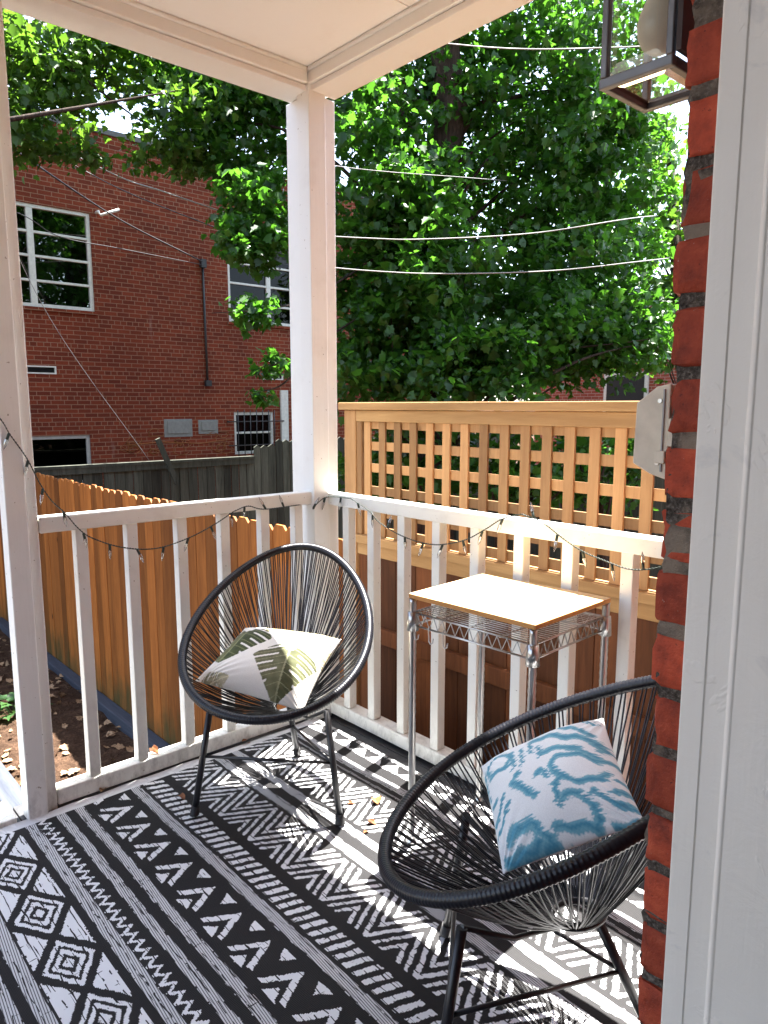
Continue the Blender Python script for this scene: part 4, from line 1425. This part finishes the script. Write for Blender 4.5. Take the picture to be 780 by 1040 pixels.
mb.add([(BX, 11.5, GZ - .1), (BX - 8, 11.5, GZ - .1), (BX - 8, 11.5, 5.66), (BX, 11.5, 5.66)], [(0, 1, 2, 3)])
mb.add([(BX, -6, GZ - .1), (BX, -6, 5.66), (BX - 8, -6, 5.66), (BX - 8, -6, GZ - .1)], [(0, 1, 2, 3)])
mb.add([(BX - 8, -6, GZ - .1), (BX - 8, -6, 5.66), (BX - 8, 11.5, 5.66), (BX - 8, 11.5, GZ - .1)], [(0, 1, 2, 3)])
build('brick_wall', mb, M['far_brick'], BD)
mb = MB(); mb.box(BX - 8.02, BX + 0.03, -6.03, 11.53, 5.662, 5.74); build('coping', mb, M['roofing'], BD)
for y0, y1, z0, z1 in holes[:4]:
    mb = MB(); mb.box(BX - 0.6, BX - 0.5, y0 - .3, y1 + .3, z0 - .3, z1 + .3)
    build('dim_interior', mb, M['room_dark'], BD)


def window(y0, y1, z0, z1, mull, bars, mf, blind=None, deep=0.05, glass='black_glass'):
    fx = BX - deep
    w = MB(); t = 0.055
    w.box(fx - .04, fx + .03, y0 + .001, y0 + t, z0 + .001, z1 - .001); w.box(fx - .04, fx + .03, y1 - t, y1 - .001, z0 + .001, z1 - .001)
    w.box(fx - .04, fx + .03, y0 + t, y1 - t, z0 + .001, z0 + t); w.box(fx - .04, fx + .03, y0 + t, y1 - t, z1 - t, z1 - .001)
    for m_ in mull:
        w.box(fx - .04, fx + .028, m_ - .045, m_ + .045, z0 + t, z1 - t)
    edges = [y0 + t] + [q for m_ in mull for q in (m_ - .045, m_ + .045)] + [y1 - t]
    for a, b in zip(edges[::2], edges[1::2]):
        for z_ in bars:
            w.box(fx - .03, fx + .022, a, b, z_ - .018, z_ + .018)
    o = build('window', w, mf, BD, bevel=0.004)
    w = MB(); w.add([(fx - .01, y0 + t, z0 + t), (fx - .01, y1 - t, z0 + t), (fx - .01, y1 - t, z1 - t), (fx - .01, y0 + t, z1 - t)], [(0, 1, 2, 3)])
    build('pane', w, M[glass], o)
    if blind:
        w = MB(); w.box(fx - .032, fx - .028, y0 + t, y1 - t, blind, z1 - t); build('blind', w, M['blind'], o)
    w = MB(); w.box(BX - 0.02, BX + 0.035, y0 - .03, y1 + .03, z0 - .05, z0 - 0.001); build('sill', w, M['far_brick'], o)
    return o


window(2.80, 4.56, 2.935, 4.435, [3.665], [3.33, 3.69, 4.04], M['win_frame'], glass='window_glass')
window(6.975, 8.72, 2.965, 4.47, [7.85], [3.31, 3.66, 4.02], M['win_frame'], 4.13)
window(3.38, 4.37, 0.20, 0.985, [], [], M['win_grey'])
w4 = window(7.02, 7.89, 0.55, 1.335, [], [0.95], M['win_frame'])
gr = MB()
for y in np.linspace(7.06, 7.86, 7):
    gr.tube([(BX + .07, y, .40), (BX + .07, y, 1.37)], 0.011, 6)
for z_ in (0.72, 1.16):
    gr.tube([(BX + .07, 6.86, z_), (BX + .07, 8.08, z_)], 0.011, 6)
for y in (6.88, 8.06):
    gr.tube([(BX, y, 1.16), (BX + .075, y, 1.16)], 0.016, 6)
build('security_grille', gr, M['bars'], BD)
for y0, y1, z0, z1 in holes[4:]:
    w = MB(); t = .022
    w.box(BX - .03, BX + .012, y0 + .001, y1 - .001, z0 + .001, z0 + t); w.box(BX - .03, BX + .012, y0 + .001, y1 - .001, z1 - t, z1 - .001)
    w.box(BX - .03, BX + .012, y0 + .001, y0 + t, z0 + t, z1 - t); w.box(BX - .03, BX + .012, y1 - t, y1 - .001, z0 + t, z1 - t)
    o = build('vent', w, M['win_frame'], BD)
    w = MB(); w.box(BX - .06, BX - .05, y0, y1, z0, z1)
    for q_ in np.linspace(z0 + .03, z1 - .03, 4):
        w.obox((BX - .03, y0 + t, q_), (BX - .03, y1 - t, q_), .03, .004, (0.7, 0, 1))
    build('louvre', w, M['bars'], o)
for y0, y1, z0, z1 in ((5.64, 6.17, .91, 1.22), (6.29, 6.68, .95, 1.20)):
    w = MB(); w.box(BX + .001, BX + .02, y0 + .06, y1 - .06, z0 + .06, z1 - .03); w.box(BX - .01, BX + .006, y0, y1, z0, z1)
    build('blocked_vent', w, M['concrete'], BD, bevel=0.004)
w = MB(); w.tube([(BX, 4.66, 4.46), (BX + .10, 4.66, 4.46), (BX + .13, 4.68, 4.40), (BX + .20, 4.95, 4.52)], 0.022, 8); build('bracket', w, M['win_frame'], BD)
w = MB(); w.tube([(BX + .025, 6.47, 3.86), (BX + .025, 6.48, 2.8), (BX + .025, 6.49, 1.86)], 0.020, 8); w.box(BX + .001, BX + .07, 6.44, 6.55, 1.80, 1.90); w.box(BX + .001, BX + .08, 6.42, 6.52, 3.84, 3.98)
build('service_conduit', w, M['bars'], BD)
w = MB()
r2 = random.Random(4)
for k in range(15):
    cy, cz = r2.uniform(5.0, 6.9), r2.uniform(.66, .98)
    pts = []
    a0 = r2.uniform(0, 6); rr = r2.uniform(.06, .14)
    for s in range(12):
        a = a0 + s * r2.uniform(.3, .6); pts.append((BX + .0035, cy + rr * math.cos(a) * (1 + .05 * s), cz + rr * .8 * math.sin(a)))
    w.tube(pts, 0.0060, 4)
w.tube([(BX + .0035, 4.95, .80), (BX + .0035, 5.6, .83), (BX + .0035, 6.3, .78), (BX + .0035, 6.95, .84)], 0.0085, 4)
build('graffiti', w, M['graffiti'], BD)
w = MB(); w.box(BX + .002, BX + .05, 8.04, 8.20, .4, 1.75); build('downpipe', w, M['win_frame'], BD)
mb = MB(); mb.obox((GX + .12, 4.63, .98), (GX + .14, 4.90, .30), .07, .05, (1, 0, 0))
single('leaning_plank', mb, M['grey_boards'], 'dark plank leaning up against the top of the grey board fence', 'plank', (GX, 4.8, .3))

# ------------------------------------------------------------------ brick house beyond the tree
B2 = thing('brick_building', 'pale red brick building glimpsed through the tree behind the lattice fence', 'building', (-6, 15.5, GZ))
mb = MB(); mb.box(-11.5, 4.0, 15.5, 22, GZ - .1, 3.7); build('brick_wall', mb, M['far_brick_x'], B2)
mb = MB(); mb.box(-11.7, 4.2, 15.35, 22.1, 3.702, 3.85); build('roof', mb, M['roofing'], B2)
for x in (-9.5, -6.6, -3.6):
    mb = MB(); mb.box(x, x + 1.1, 15.44, 15.499, 0.6, 2.2); wn = build('window', mb, M['win_frame'], B2)
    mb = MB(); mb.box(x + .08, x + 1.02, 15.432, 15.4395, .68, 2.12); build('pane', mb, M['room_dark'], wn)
mb = MB(); x = -9.9
while x < 4:
    w_ = random.uniform(.12, .14); mb.box(x, x + w_, 10.4, 10.42, GZ - .02, 0.45 + random.uniform(-.02, .02), tint=rt()); x += w_ + .006
f2 = thing('board_fence', 'dark board fence in the shade behind the tree, seen through the lattice', 'fence', (-3, 10.4, GZ))
build('board_panel', mb, M['grey_boards'], f2)
mb = MB(); mb.box(-9.9, 4, 10.425, 10.46, 0.1, 0.19); build('back_rail', mb, M['grey_boards'], f2)

# ------------------------------------------------------------------ wires
def wire(label, pts, r, mat, sag=0.0):
    P = [np.array(p) for p in pts]
    if len(P) == 2:
        a, b = P
        P = [a + (b - a) * s - np.array([0, 0, sag * 4 * s * (1 - s)]) for s in np.linspace(0, 1, 18)]
    else:
        P = smooth_path(P)
    m_ = MB(); m_.tube(P, r, 6)
    single('overhead_wire', m_, M[mat], label, 'wire', P[0], 'wires over the yard')


wire('black service cable slung to the conduit on the brick building', [at_x(-160, 40, -6.0), at_x(8, 148, -9.0), at_x(120, 222, -11.3), np.array([BX + .06, 6.47, 3.93])], .011, 'wire_black')
wire('thin black cable passing across the left window of the brick building', [at_x(-160, 170, -8.5), at_x(12, 214, -10.2), at_x(60, 240, -10.8), at_x(125, 253, -11.4), np.array([BX + .07, 6.46, 3.88])], .006, 'wire_black')
wire('pale cable high across the brick building into the leaves', [at_x(-170, 30, -8.0), at(105, 172, 9.6), at(170, 196, 9.2), at(300, 240, 8.8)], .008, 'wire_line')
wire('grey cable running beside the pale cable above the windows', [at_x(-170, 50, -7.5), at(60, 160, 9.4), at(140, 200, 9.4), at(300, 262, 8.8)], .006, 'wire_black')
wire('pale guy line slanting down across the left window to the grey fence', [at_x(-30, 150, -10.9), at_x(50, 322, -11.2), np.array([-11.3, 5.05, .55])], .004, 'wire_dim')
wire('white line strung in front of the tree, upper of the two right of the post', [at(300, 238, 5.2), at(375, 242, 5.2), at(430, 243, 5.2), at(540, 237, 5.3), at(640, 222, 5.4), at(668, 219, 9.0)], .0042, 'wire_line')
wire('white line strung in front of the tree, lower of the two right of the post', [at(300, 268, 5.2), at(375, 275, 5.2), at(450, 278, 5.2), at(560, 275, 5.3), at(655, 265, 5.4), at(680, 262, 9.0)], .0042, 'wire_line')
wire('grey cable high in the tree just under the porch beam', [at(380, 36, 5.6), at(440, 43, 5.6), at(540, 50, 5.6), at(690, 46, 5.6)], .005, 'wire_line')
wire('thin grey line in the tree beside the corner post', [at(300, 160, 6.0), at(345, 169, 6.0), at(400, 175, 6.0), at(470, 180, 6.2), at(520, 184, 8.8)], .003, 'wire_line')

# ------------------------------------------------------------------ trees
LEAF = np.array([(0, 0, 0), (.26, .10, .02), (.50, .26, .06), (.30, .46, .05), (.36, .66, .05), (.14, .72, .03), (0, 1.0, -.06),
                 (-.14, .72, .03), (-.36, .66, .05), (-.30, .46, .05), (-.50, .26, .06), (-.26, .10, .02)])
LF_FACES = [(0, 1, 2, 3, 4, 5, 6), (0, 6, 7, 8, 9, 10, 11)]


def leaf_mesh(name, centers, dirs, normals, sizes, tints, mat, parent, off):
    n = len(centers)
    d = dirs / np.linalg.norm(dirs, axis=1, keepdims=True)
    nn = normals - d * (normals * d).sum(1, keepdims=True)
    nn /= np.maximum(np.linalg.norm(nn, axis=1, keepdims=True), 1e-6)
    r = np.cross(d, nn)
    k = len(LEAF)
    V = centers[:, None, :] + sizes[:, None, None] * (LEAF[None, :, 0:1] * r[:, None, :] + LEAF[None, :, 1:2] * d[:, None, :] + LEAF[None, :, 2:3] * nn[:, None, :] * rng.uniform(0.3, 2.2, (n, 1, 1)))
    V = V.reshape(-1, 3) - off
    me = bpy.data.meshes.new(name)
    me.vertices.add(n * k); me.vertices.foreach_set('co', V.ravel())
    base = (np.arange(n) * k)[:, None]
    loops = np.concatenate([base + np.array(f) for f in LF_FACES], 1).ravel()
    me.loops.add(len(loops)); me.loops.foreach_set('vertex_index', loops)
    np_ = n * 2
    me.polygons.add(np_)
    me.polygons.foreach_set('loop_start', np.arange(np_) * 7)
    me.polygons.foreach_set('loop_total', np.full(np_, 7))
    me.materials.append(mat)
    me.update(calc_edges=True)
    ca = me.attributes.new('tint', 'FLOAT_COLOR', 'POINT')
    t = np.ones((n, k, 4)); t[:, :, :3] = tints[:, None, :]
    ca.data.foreach_set('color', t.ravel())
    o = bpy.data.objects.new(name, me)
    return link(o, name, parent)


def clumps(blobs, per, leaf):
    """blobs: (centre, radii (right, up, depth) in metres, number of sprays)"""
    C, D, N, SZ, T, CC = [], [], [], [], [], []
    for cen_, rad, cnt, spread in blobs:
        for _ in range(cnt):
            v = rng.normal(0, 1, 3); v /= np.linalg.norm(v)
            rr = rng.uniform(0, 1) ** 0.45
            c0 = cen_ + (_R * v[0] * rad[0] + np.array([0, 0, 1.0]) * v[1] * rad[1] + np.array([-_R[1], _R[0], 0]) * v[2] * rad[2]) * rr
            CC.append(c0)
            az = rng.uniform(0, 2 * PI); sp = np.array([math.cos(az), math.sin(az), rng.uniform(-.55, .15)])
            tint0 = rng.uniform(0, 1)
            m = int(per * rng.uniform(.5, 1.5)); L = spread * rng.uniform(.6, 1.3)
            s = rng.uniform(-.5, .5, m)[:, None] * L
            c_ = c0 + sp * s + rng.normal(0, spread * .26, (m, 3)) * np.array([1, 1, .55])
            d_ = sp * .7 + rng.normal(0, .75, (m, 3)) + np.array([0, 0, -.55])
            n_ = rng.normal(0, .55, (m, 3)) + np.array([0, 0, 1.0])
            C.append(c_); D.append(d_); N.append(n_); SZ.append(leaf * rng.uniform(.40, 1.40, m))
            T.append(np.clip(np.stack([tint0 + rng.normal(0, .2, m), rng.uniform(0, 1, m), np.zeros(m)], 1), 0, 1))
    return [np.concatenate(x_) for x_ in (C, D, N, SZ, T)] + [np.array(CC)]


def tree(name, label, base, trunk_pts, radii, blobs, per, leaf, mat, limbs=26, extra=()):
    t = thing(name, label, 'tree', base)
    m_ = MB(); m_.tube(trunk_pts, radii, 14); build('trunk', m_, M['bark'], t)
    C, D, N, SZ, T, CC = clumps(blobs, per, leaf)
    m_ = MB(); tp = np.array(trunk_pts, float)
    pick = rng.choice(len(CC), min(limbs, len(CC)), replace=False)
    for i in pick:
        c0 = CC[i]
        hts = tp[:, 2]
        k = int(np.argmin(np.abs(hts - (c0[2] - 0.8 - rng.uniform(0, .8)))))
        a = tp[max(1, min(k, len(tp) - 1))]
        L = np.linalg.norm(c0 - a)
        mid = a + (c0 - a) * .5 + rng.normal(0, .10 * L, 3) + np.array([0, 0, .10 * L])
        pts = smooth_path([a, mid, c0], n=7)
        m_ = MB(); m_.tube(pts, np.linspace(.012 + .007 * L, .005, len(pts)), 6); build('limb', m_, M['bark'], t)
    for pts in extra:
        m_ = MB(); m_.tube(smooth_path(pts, n=6), np.linspace(.014, .004, (len(pts) - 1) * 6 + 1), 6); build('limb', m_, M['bark'], t)
    o = leaf_mesh('crown', C, D, N, SZ, T, mat, t, np.array(base, float))
    return t


def B(px, py, d, rx, ry, rd, cnt, spread=.45):
    """a mass of foliage: photograph position, metres deep, half sizes in photograph pixels at that depth, depth half size in metres"""
    s = d / FPX
    return (at(px, py, d), (rx * s, ry * s, rd), cnt, spread)


g0 = at(440, 560, 8.6); g0[2] = GZ
tr = [(g0[0], g0[1], GZ - .1), tuple(at(436, 470, 8.6)), tuple(at(434, 360, 8.6)), tuple(at(436, 260, 8.5)), tuple(at(446, 180, 8.4)), tuple(at(458, 110, 8.2)), tuple(at(452, 50, 8.0)), tuple(at(440, -40, 7.8)), tuple(at(450, -200, 7.8))]
tree('maple_tree', 'tall leafy maple with a dark trunk rising behind the lattice fence', (g0[0], g0[1], GZ), tr, [.30, .26, .23, .21, .19, .18, .16, .13, .08],
     [B(505, 120, 8.6, 150, 110, 1.2, 190), B(440, 30, 8.6, 190, 80, 1.3, 120), B(410, 300, 8.4, 90, 95, 1.1, 150), B(545, 300, 8.8, 105, 90, 1.2, 150),
      B(615, 170, 9.2, 66, 150, 1.0, 130), B(390, 200, 8.0, 70, 130, 1.0, 110), B(250, 120, 8.2, 60, 85, .9, 85), B(210, 70, 8.0, 70, 60, .8, 60), B(300, 60, 8.4, 60, 60, 1.0, 50),
      B(262, 205, 7.6, 38, 32, .5, 22, .35), B(560, -60, 8.8, 170, 70, 1.2, 60), B(330, -80, 8.8, 170, 70, 1.2, 60), B(260, -160, 10, 180, 70, 1.3, 80, .6), B(450, 375, 8.0, 140, 42, .9, 120), B(560, 240, 9.6, 110, 130, .8, 110), B(590, 330, 9.2, 70, 60, .8, 60), B(430, 270, 7.7, 60, 90, .5, 50), B(262, 245, 7.4, 34, 26, .4, 20, .32),  # highest mass here is unseen crown, added to shade the brick building
      B(245, 316, 7.0, 36, 11, .25, 4, .30), B(276, 370, 7.0, 20, 10, .2, 3, .28), B(270, 398, 7.0, 16, 6, .2, 1, .26), B(640, 340, 9.0, 45, 40, .8, 40)],
     42, .094, M['leaf'], 46, ([tuple(at(400, 250, 8.2)), tuple(at(320, 300, 7.4)), tuple(at(270, 314, 7.0)), tuple(at(215, 318, 7.0))], [tuple(at(400, 300, 8.2)), tuple(at(320, 350, 7.4)), tuple(at(285, 368, 7.0)), tuple(at(262, 374, 7.0))], [tuple(at(320, 350, 7.4)), tuple(at(290, 388, 7.0)), tuple(at(262, 399, 7.0))]))
g1 = np.array([-8.6, -1.2, GZ])
tr = [(-8.6, -1.2, GZ - .1), (-8.6, -1.1, 1.0), (-8.5, -.9, 3.0), (-8.4, -.6, 4.8), (-8.2, -.3, 6.5)]
tree('maple_tree', 'leafy tree hanging over the left side in front of the brick building', tuple(g1), tr, [.24, .21, .18, .13, .07],
     [B(40, 70, 7.6, 85, 62, .9, 110), B(110, 45, 7.8, 60, 40, .9, 48), B(20, 125, 7.4, 50, 36, .6, 32, .36), B(85, 150, 7.4, 60, 14, .4, 14, .30), B(165, 150, 7.6, 40, 22, .4, 16, .32),
      B(200, 120, 7.8, 45, 55, .7, 45), B(-80, 40, 7.8, 90, 110, 1.0, 70), B(175, 40, 8.2, 60, 30, .8, 36), B(40, -40, 7.8, 150, 50, 1.0, 60), B(100, -130, 9.6, 190, 70, 1.2, 110, .6), B(-120, -60, 9.6, 150, 120, 1.2, 100, .6)],  # last two masses are unseen crown, added to shade the brick building
     26, .088, M['leaf_light'], 16)
g2 = at(700, 500, 13.0); g2[2] = GZ
tr = [(g2[0], g2[1], GZ - .1), tuple(at(700, 420, 13)), tuple(at(690, 300, 13)), tuple(at(680, 150, 13))]
tree('street_tree', 'light green tree further off beside the pale brick building', tuple(g2), tr, [.2, .17, .13, .06],
     [B(668, 330, 13, 45, 60, 1.0, 60, .5), B(655, 220, 13, 45, 70, 1.0, 45, .5), B(700, 260, 13, 50, 90, 1.0, 60, .5), B(640, 120, 13, 50, 60, 1.0, 40, .5)],
     15, .15, M['leaf_light'], 18)


def shrub(label, px, py, d, rx, ry, rd, cnt, mat='leaf', leaf=.10):
    p = at(px, py, d)
    b = thing('shrub', label, 'shrub', (p[0], p[1], GZ), 0, 'shrubs behind the lattice fence')
    C, D, N, SZ, T, CC = clumps([B(px, py, d, rx, ry, rd, cnt, .4)], 16, leaf)
    m_ = MB()
    for i in rng.choice(len(CC), min(12, len(CC)), replace=False):
        m_.tube(smooth_path([(p[0] + rng.normal(0, .08), p[1] + rng.normal(0, .08), GZ), (p + CC[i]) / 2 + rng.normal(0, .1, 3) - np.array([0, 0, .4]), CC[i]], n=6), np.linspace(.025, .006, 13), 6)
    build('stems', m_, M['bark'], b)
    leaf_mesh('foliage', C, D, N, SZ, T, M[mat], b, np.array([p[0], p[1], GZ]))


shrub('dark green shrub behind the left end of the lattice', 415, 470, 8.4, 80, 50, .6, 90)
shrub('dark green shrub behind the middle of the lattice', 520, 475, 8.2, 80, 50, .6, 90)
shrub('bright green shrub behind the right end of the lattice', 615, 470, 8.2, 70, 50, .6, 80)

# ------------------------------------------------------------------ small weeds and dead leaves
wp = at_z(12, 722, GZ + .05)
wd = thing('weed_plant', 'small green weed growing in the bare soil left of the porch post', 'plant', (wp[0], wp[1], GZ))
n = 46
az = rng.uniform(0, 2 * PI, n); rr = rng.uniform(.02, .26, n)
Cc = np.stack([wp[0] + rr * np.cos(az), wp[1] + rr * np.sin(az), GZ + .04 + rng.uniform(0, .12, n)], 1)
Dd = np.stack([np.cos(az), np.sin(az), rng.uniform(-.2, .5, n)], 1); Nn = rng.normal(0, .3, (n, 3)) + np.array([0, 0, 1.0])
leaf_mesh('foliage', Cc, Dd, Nn, rng.uniform(.08, .15, n), np.clip(rng.uniform(0, 1, (n, 3)), 0, 1), M['weed'], wd, np.array([wp[0], wp[1], GZ]))
m_ = MB()
for i in range(14):
    m_.tube([(wp[0], wp[1], GZ - .01), tuple((wp + Cc[i]) / 2), tuple(Cc[i])], [.004, .003, .002], 5)
build('stems', m_, M['weed'], wd)

n = 560
Cc = np.stack([rng.uniform(-9.5, -2.85, n), rng.uniform(1.31, 2.27, n), np.full(n, GZ + .012)], 1)
k = int(n * .42); Cc[:k, 1] = rng.uniform(-1.5, 2.27, k)
Cc[:, 2] += 0.03 * np.sin(Cc[:, 0] * 2.1 + .5 * Cc[:, 1]) * np.cos(Cc[:, 1] * 1.7) + .012
az = rng.uniform(0, 2 * PI, n)
o = leaf_mesh('leaf_litter', Cc, np.stack([np.cos(az), np.sin(az), rng.uniform(-.25, .25, n)], 1), rng.normal(0, .45, (n, 3)) + np.array([0, 0, 1.0]), rng.uniform(.025, .085, n), rng.uniform(0, 1, (n, 3)), M['dry_leaf_pale'], None, np.zeros(3))
o['kind'] = 'stuff'


DRY = LEAF.copy(); DRY[:, 0] *= np.array([1, .9, .62, .95, .78, 1.2, 1, 1.2, .78, .95, .62, .9]); DRY[:, 1] += np.array([0, 0, -.04, .02, -.04, .06, -.06, .06, -.04, .02, -.04, 0])


def dry_leaf(label, p, size, az, pale=False, curl=1.0):
    d = np.array([math.cos(az), math.sin(az), 0]); r_ = np.array([-d[1], d[0], 0])
    ks = []
    for q_ in DRY:
        ks.append(np.array(p) + size * (r_ * q_[0] + d * (q_[1] - .5) + np.array([0, 0, 1]) * (abs(q_[0]) ** 1.4 * 1.1 * curl + .10 * math.sin(q_[1] * 5))))
    z0 = min(k_[2] for k_ in ks)
    ks = [k_ + np.array([0, 0, p[2] - z0]) for k_ in ks]
    m_ = MB(); m_.add(ks + [k_ + np.array([0, 0, .0012]) for k_ in ks], LF_FACES + [tuple(12 + i for i in f[::-1]) for f in LF_FACES])
    single('dry_leaf', m_, M['dry_leaf_pale' if pale else 'dry_leaf'], label, 'leaf', p, 'fallen leaves on the porch')


dry_leaf('large curled brown leaf lying on the sunlit rug between the two chairs', at_z(382, 814, .010), .062, 2.6, curl=.8)
dry_leaf('small brown leaf on the rug just right of the far chair foot', at_z(357, 817, .010), .026, 1.0)
dry_leaf('crumpled orange leaf on the rug below the large curled leaf', at_z(378, 837, .010), .036, .4, curl=1.0)
dry_leaf('orange leaf bit on the rug nearest the near chair rim', at_z(372, 846, .010), .020, 1.4)
dry_leaf('tan leaf on the rug beside the left front foot of the far chair', at_z(185, 811, .010), .036, .2)
dry_leaf('brown leaf on the rug edge against the left bottom rail, right of the pale leaf', at_z(250, 755, .010), .04, 1.2, curl=1.0)
dry_leaf('pale curled leaf on the rug edge below the left bottom rail', at_z(105, 803, .012), .036, 2.3, True)
dry_leaf('reddish leaf standing on top of the left bottom rail', at_x(158, 781, -2.66) * np.array([1, 1, 0]) + np.array([0, 0, .074]), .045, .5, curl=2.0)
dry_leaf('white dry leaf on the bottom rail of the right railing', at_y(379, 737, 2.03) * np.array([1, 1, 0]) + np.array([0, 0, .074]), .03, .5, True)

# ------------------------------------------------------------------ light, sky, camera
sun_dir = Vector((-0.078, 0.288, 1.0)).normalized()
el = math.asin(sun_dir.z); azi = math.atan2(sun_dir.x, sun_dir.y)
sd = bpy.data.lights.new('sun', 'SUN'); sd.energy = 5.0; sd.angle = math.radians(0.53); sd.color = (1.0, 0.962, 0.905)
so = bpy.data.objects.new('sun', sd); COL.objects.link(so)
so.rotation_mode = 'QUATERNION'; so.rotation_quaternion = sun_dir.to_track_quat('Z', 'Y'); so.location = (-3, 6, 12)

w = bpy.data.worlds.new('World'); scene.world = w; w.use_nodes = True
nt = w.node_tree; bg = nt.nodes['Background']
sky = nt.nodes.new('ShaderNodeTexSky'); sky.sky_type = 'NISHITA'; sky.sun_disc = False
sky.sun_elevation = el; sky.sun_rotation = azi; sky.altitude = 50; sky.air_density = 1.0; sky.dust_density = 1.5; sky.ozone_density = 1.0
hs = nt.nodes.new('ShaderNodeHueSaturation'); hs.inputs['Saturation'].default_value = 0.75
nt.links.new(sky.outputs[0], hs.inputs['Color']); nt.links.new(hs.outputs[0], bg.inputs[0]); bg.inputs[1].default_value = 0.085

cd = bpy.data.cameras.new('camera'); cd.sensor_fit = 'VERTICAL'; cd.sensor_height = 36; cd.lens = 36 * FPX / 1040
cd.clip_start = 0.02; cd.clip_end = 2000
co = bpy.data.objects.new('camera', cd); COL.objects.link(co)
rot = Matrix((_R, _U, -_F)).transposed()
co.matrix_world = Matrix.Translation(Vector(CAM)) @ rot.to_4x4()
scene.camera = co

scene.render.engine = 'CYCLES'
scene.view_settings.view_transform = 'Standard'; scene.view_settings.look = 'None'
scene.view_settings.exposure = 3.1; scene.view_settings.gamma = 1.0; scene.view_settings.use_curve_mapping = False
cy = scene.cycles
cy.max_bounces = 10; cy.diffuse_bounces = 5; cy.glossy_bounces = 4; cy.transmission_bounces = 6; cy.transparent_max_bounces = 12
cy.sample_clamp_indirect = 8.0; cy.caustics_reflective = False; cy.caustics_refractive = False
cy.use_denoising = True
try:
    cy.denoiser = 'OPENIMAGEDENOISE'
except Exception:
    pass
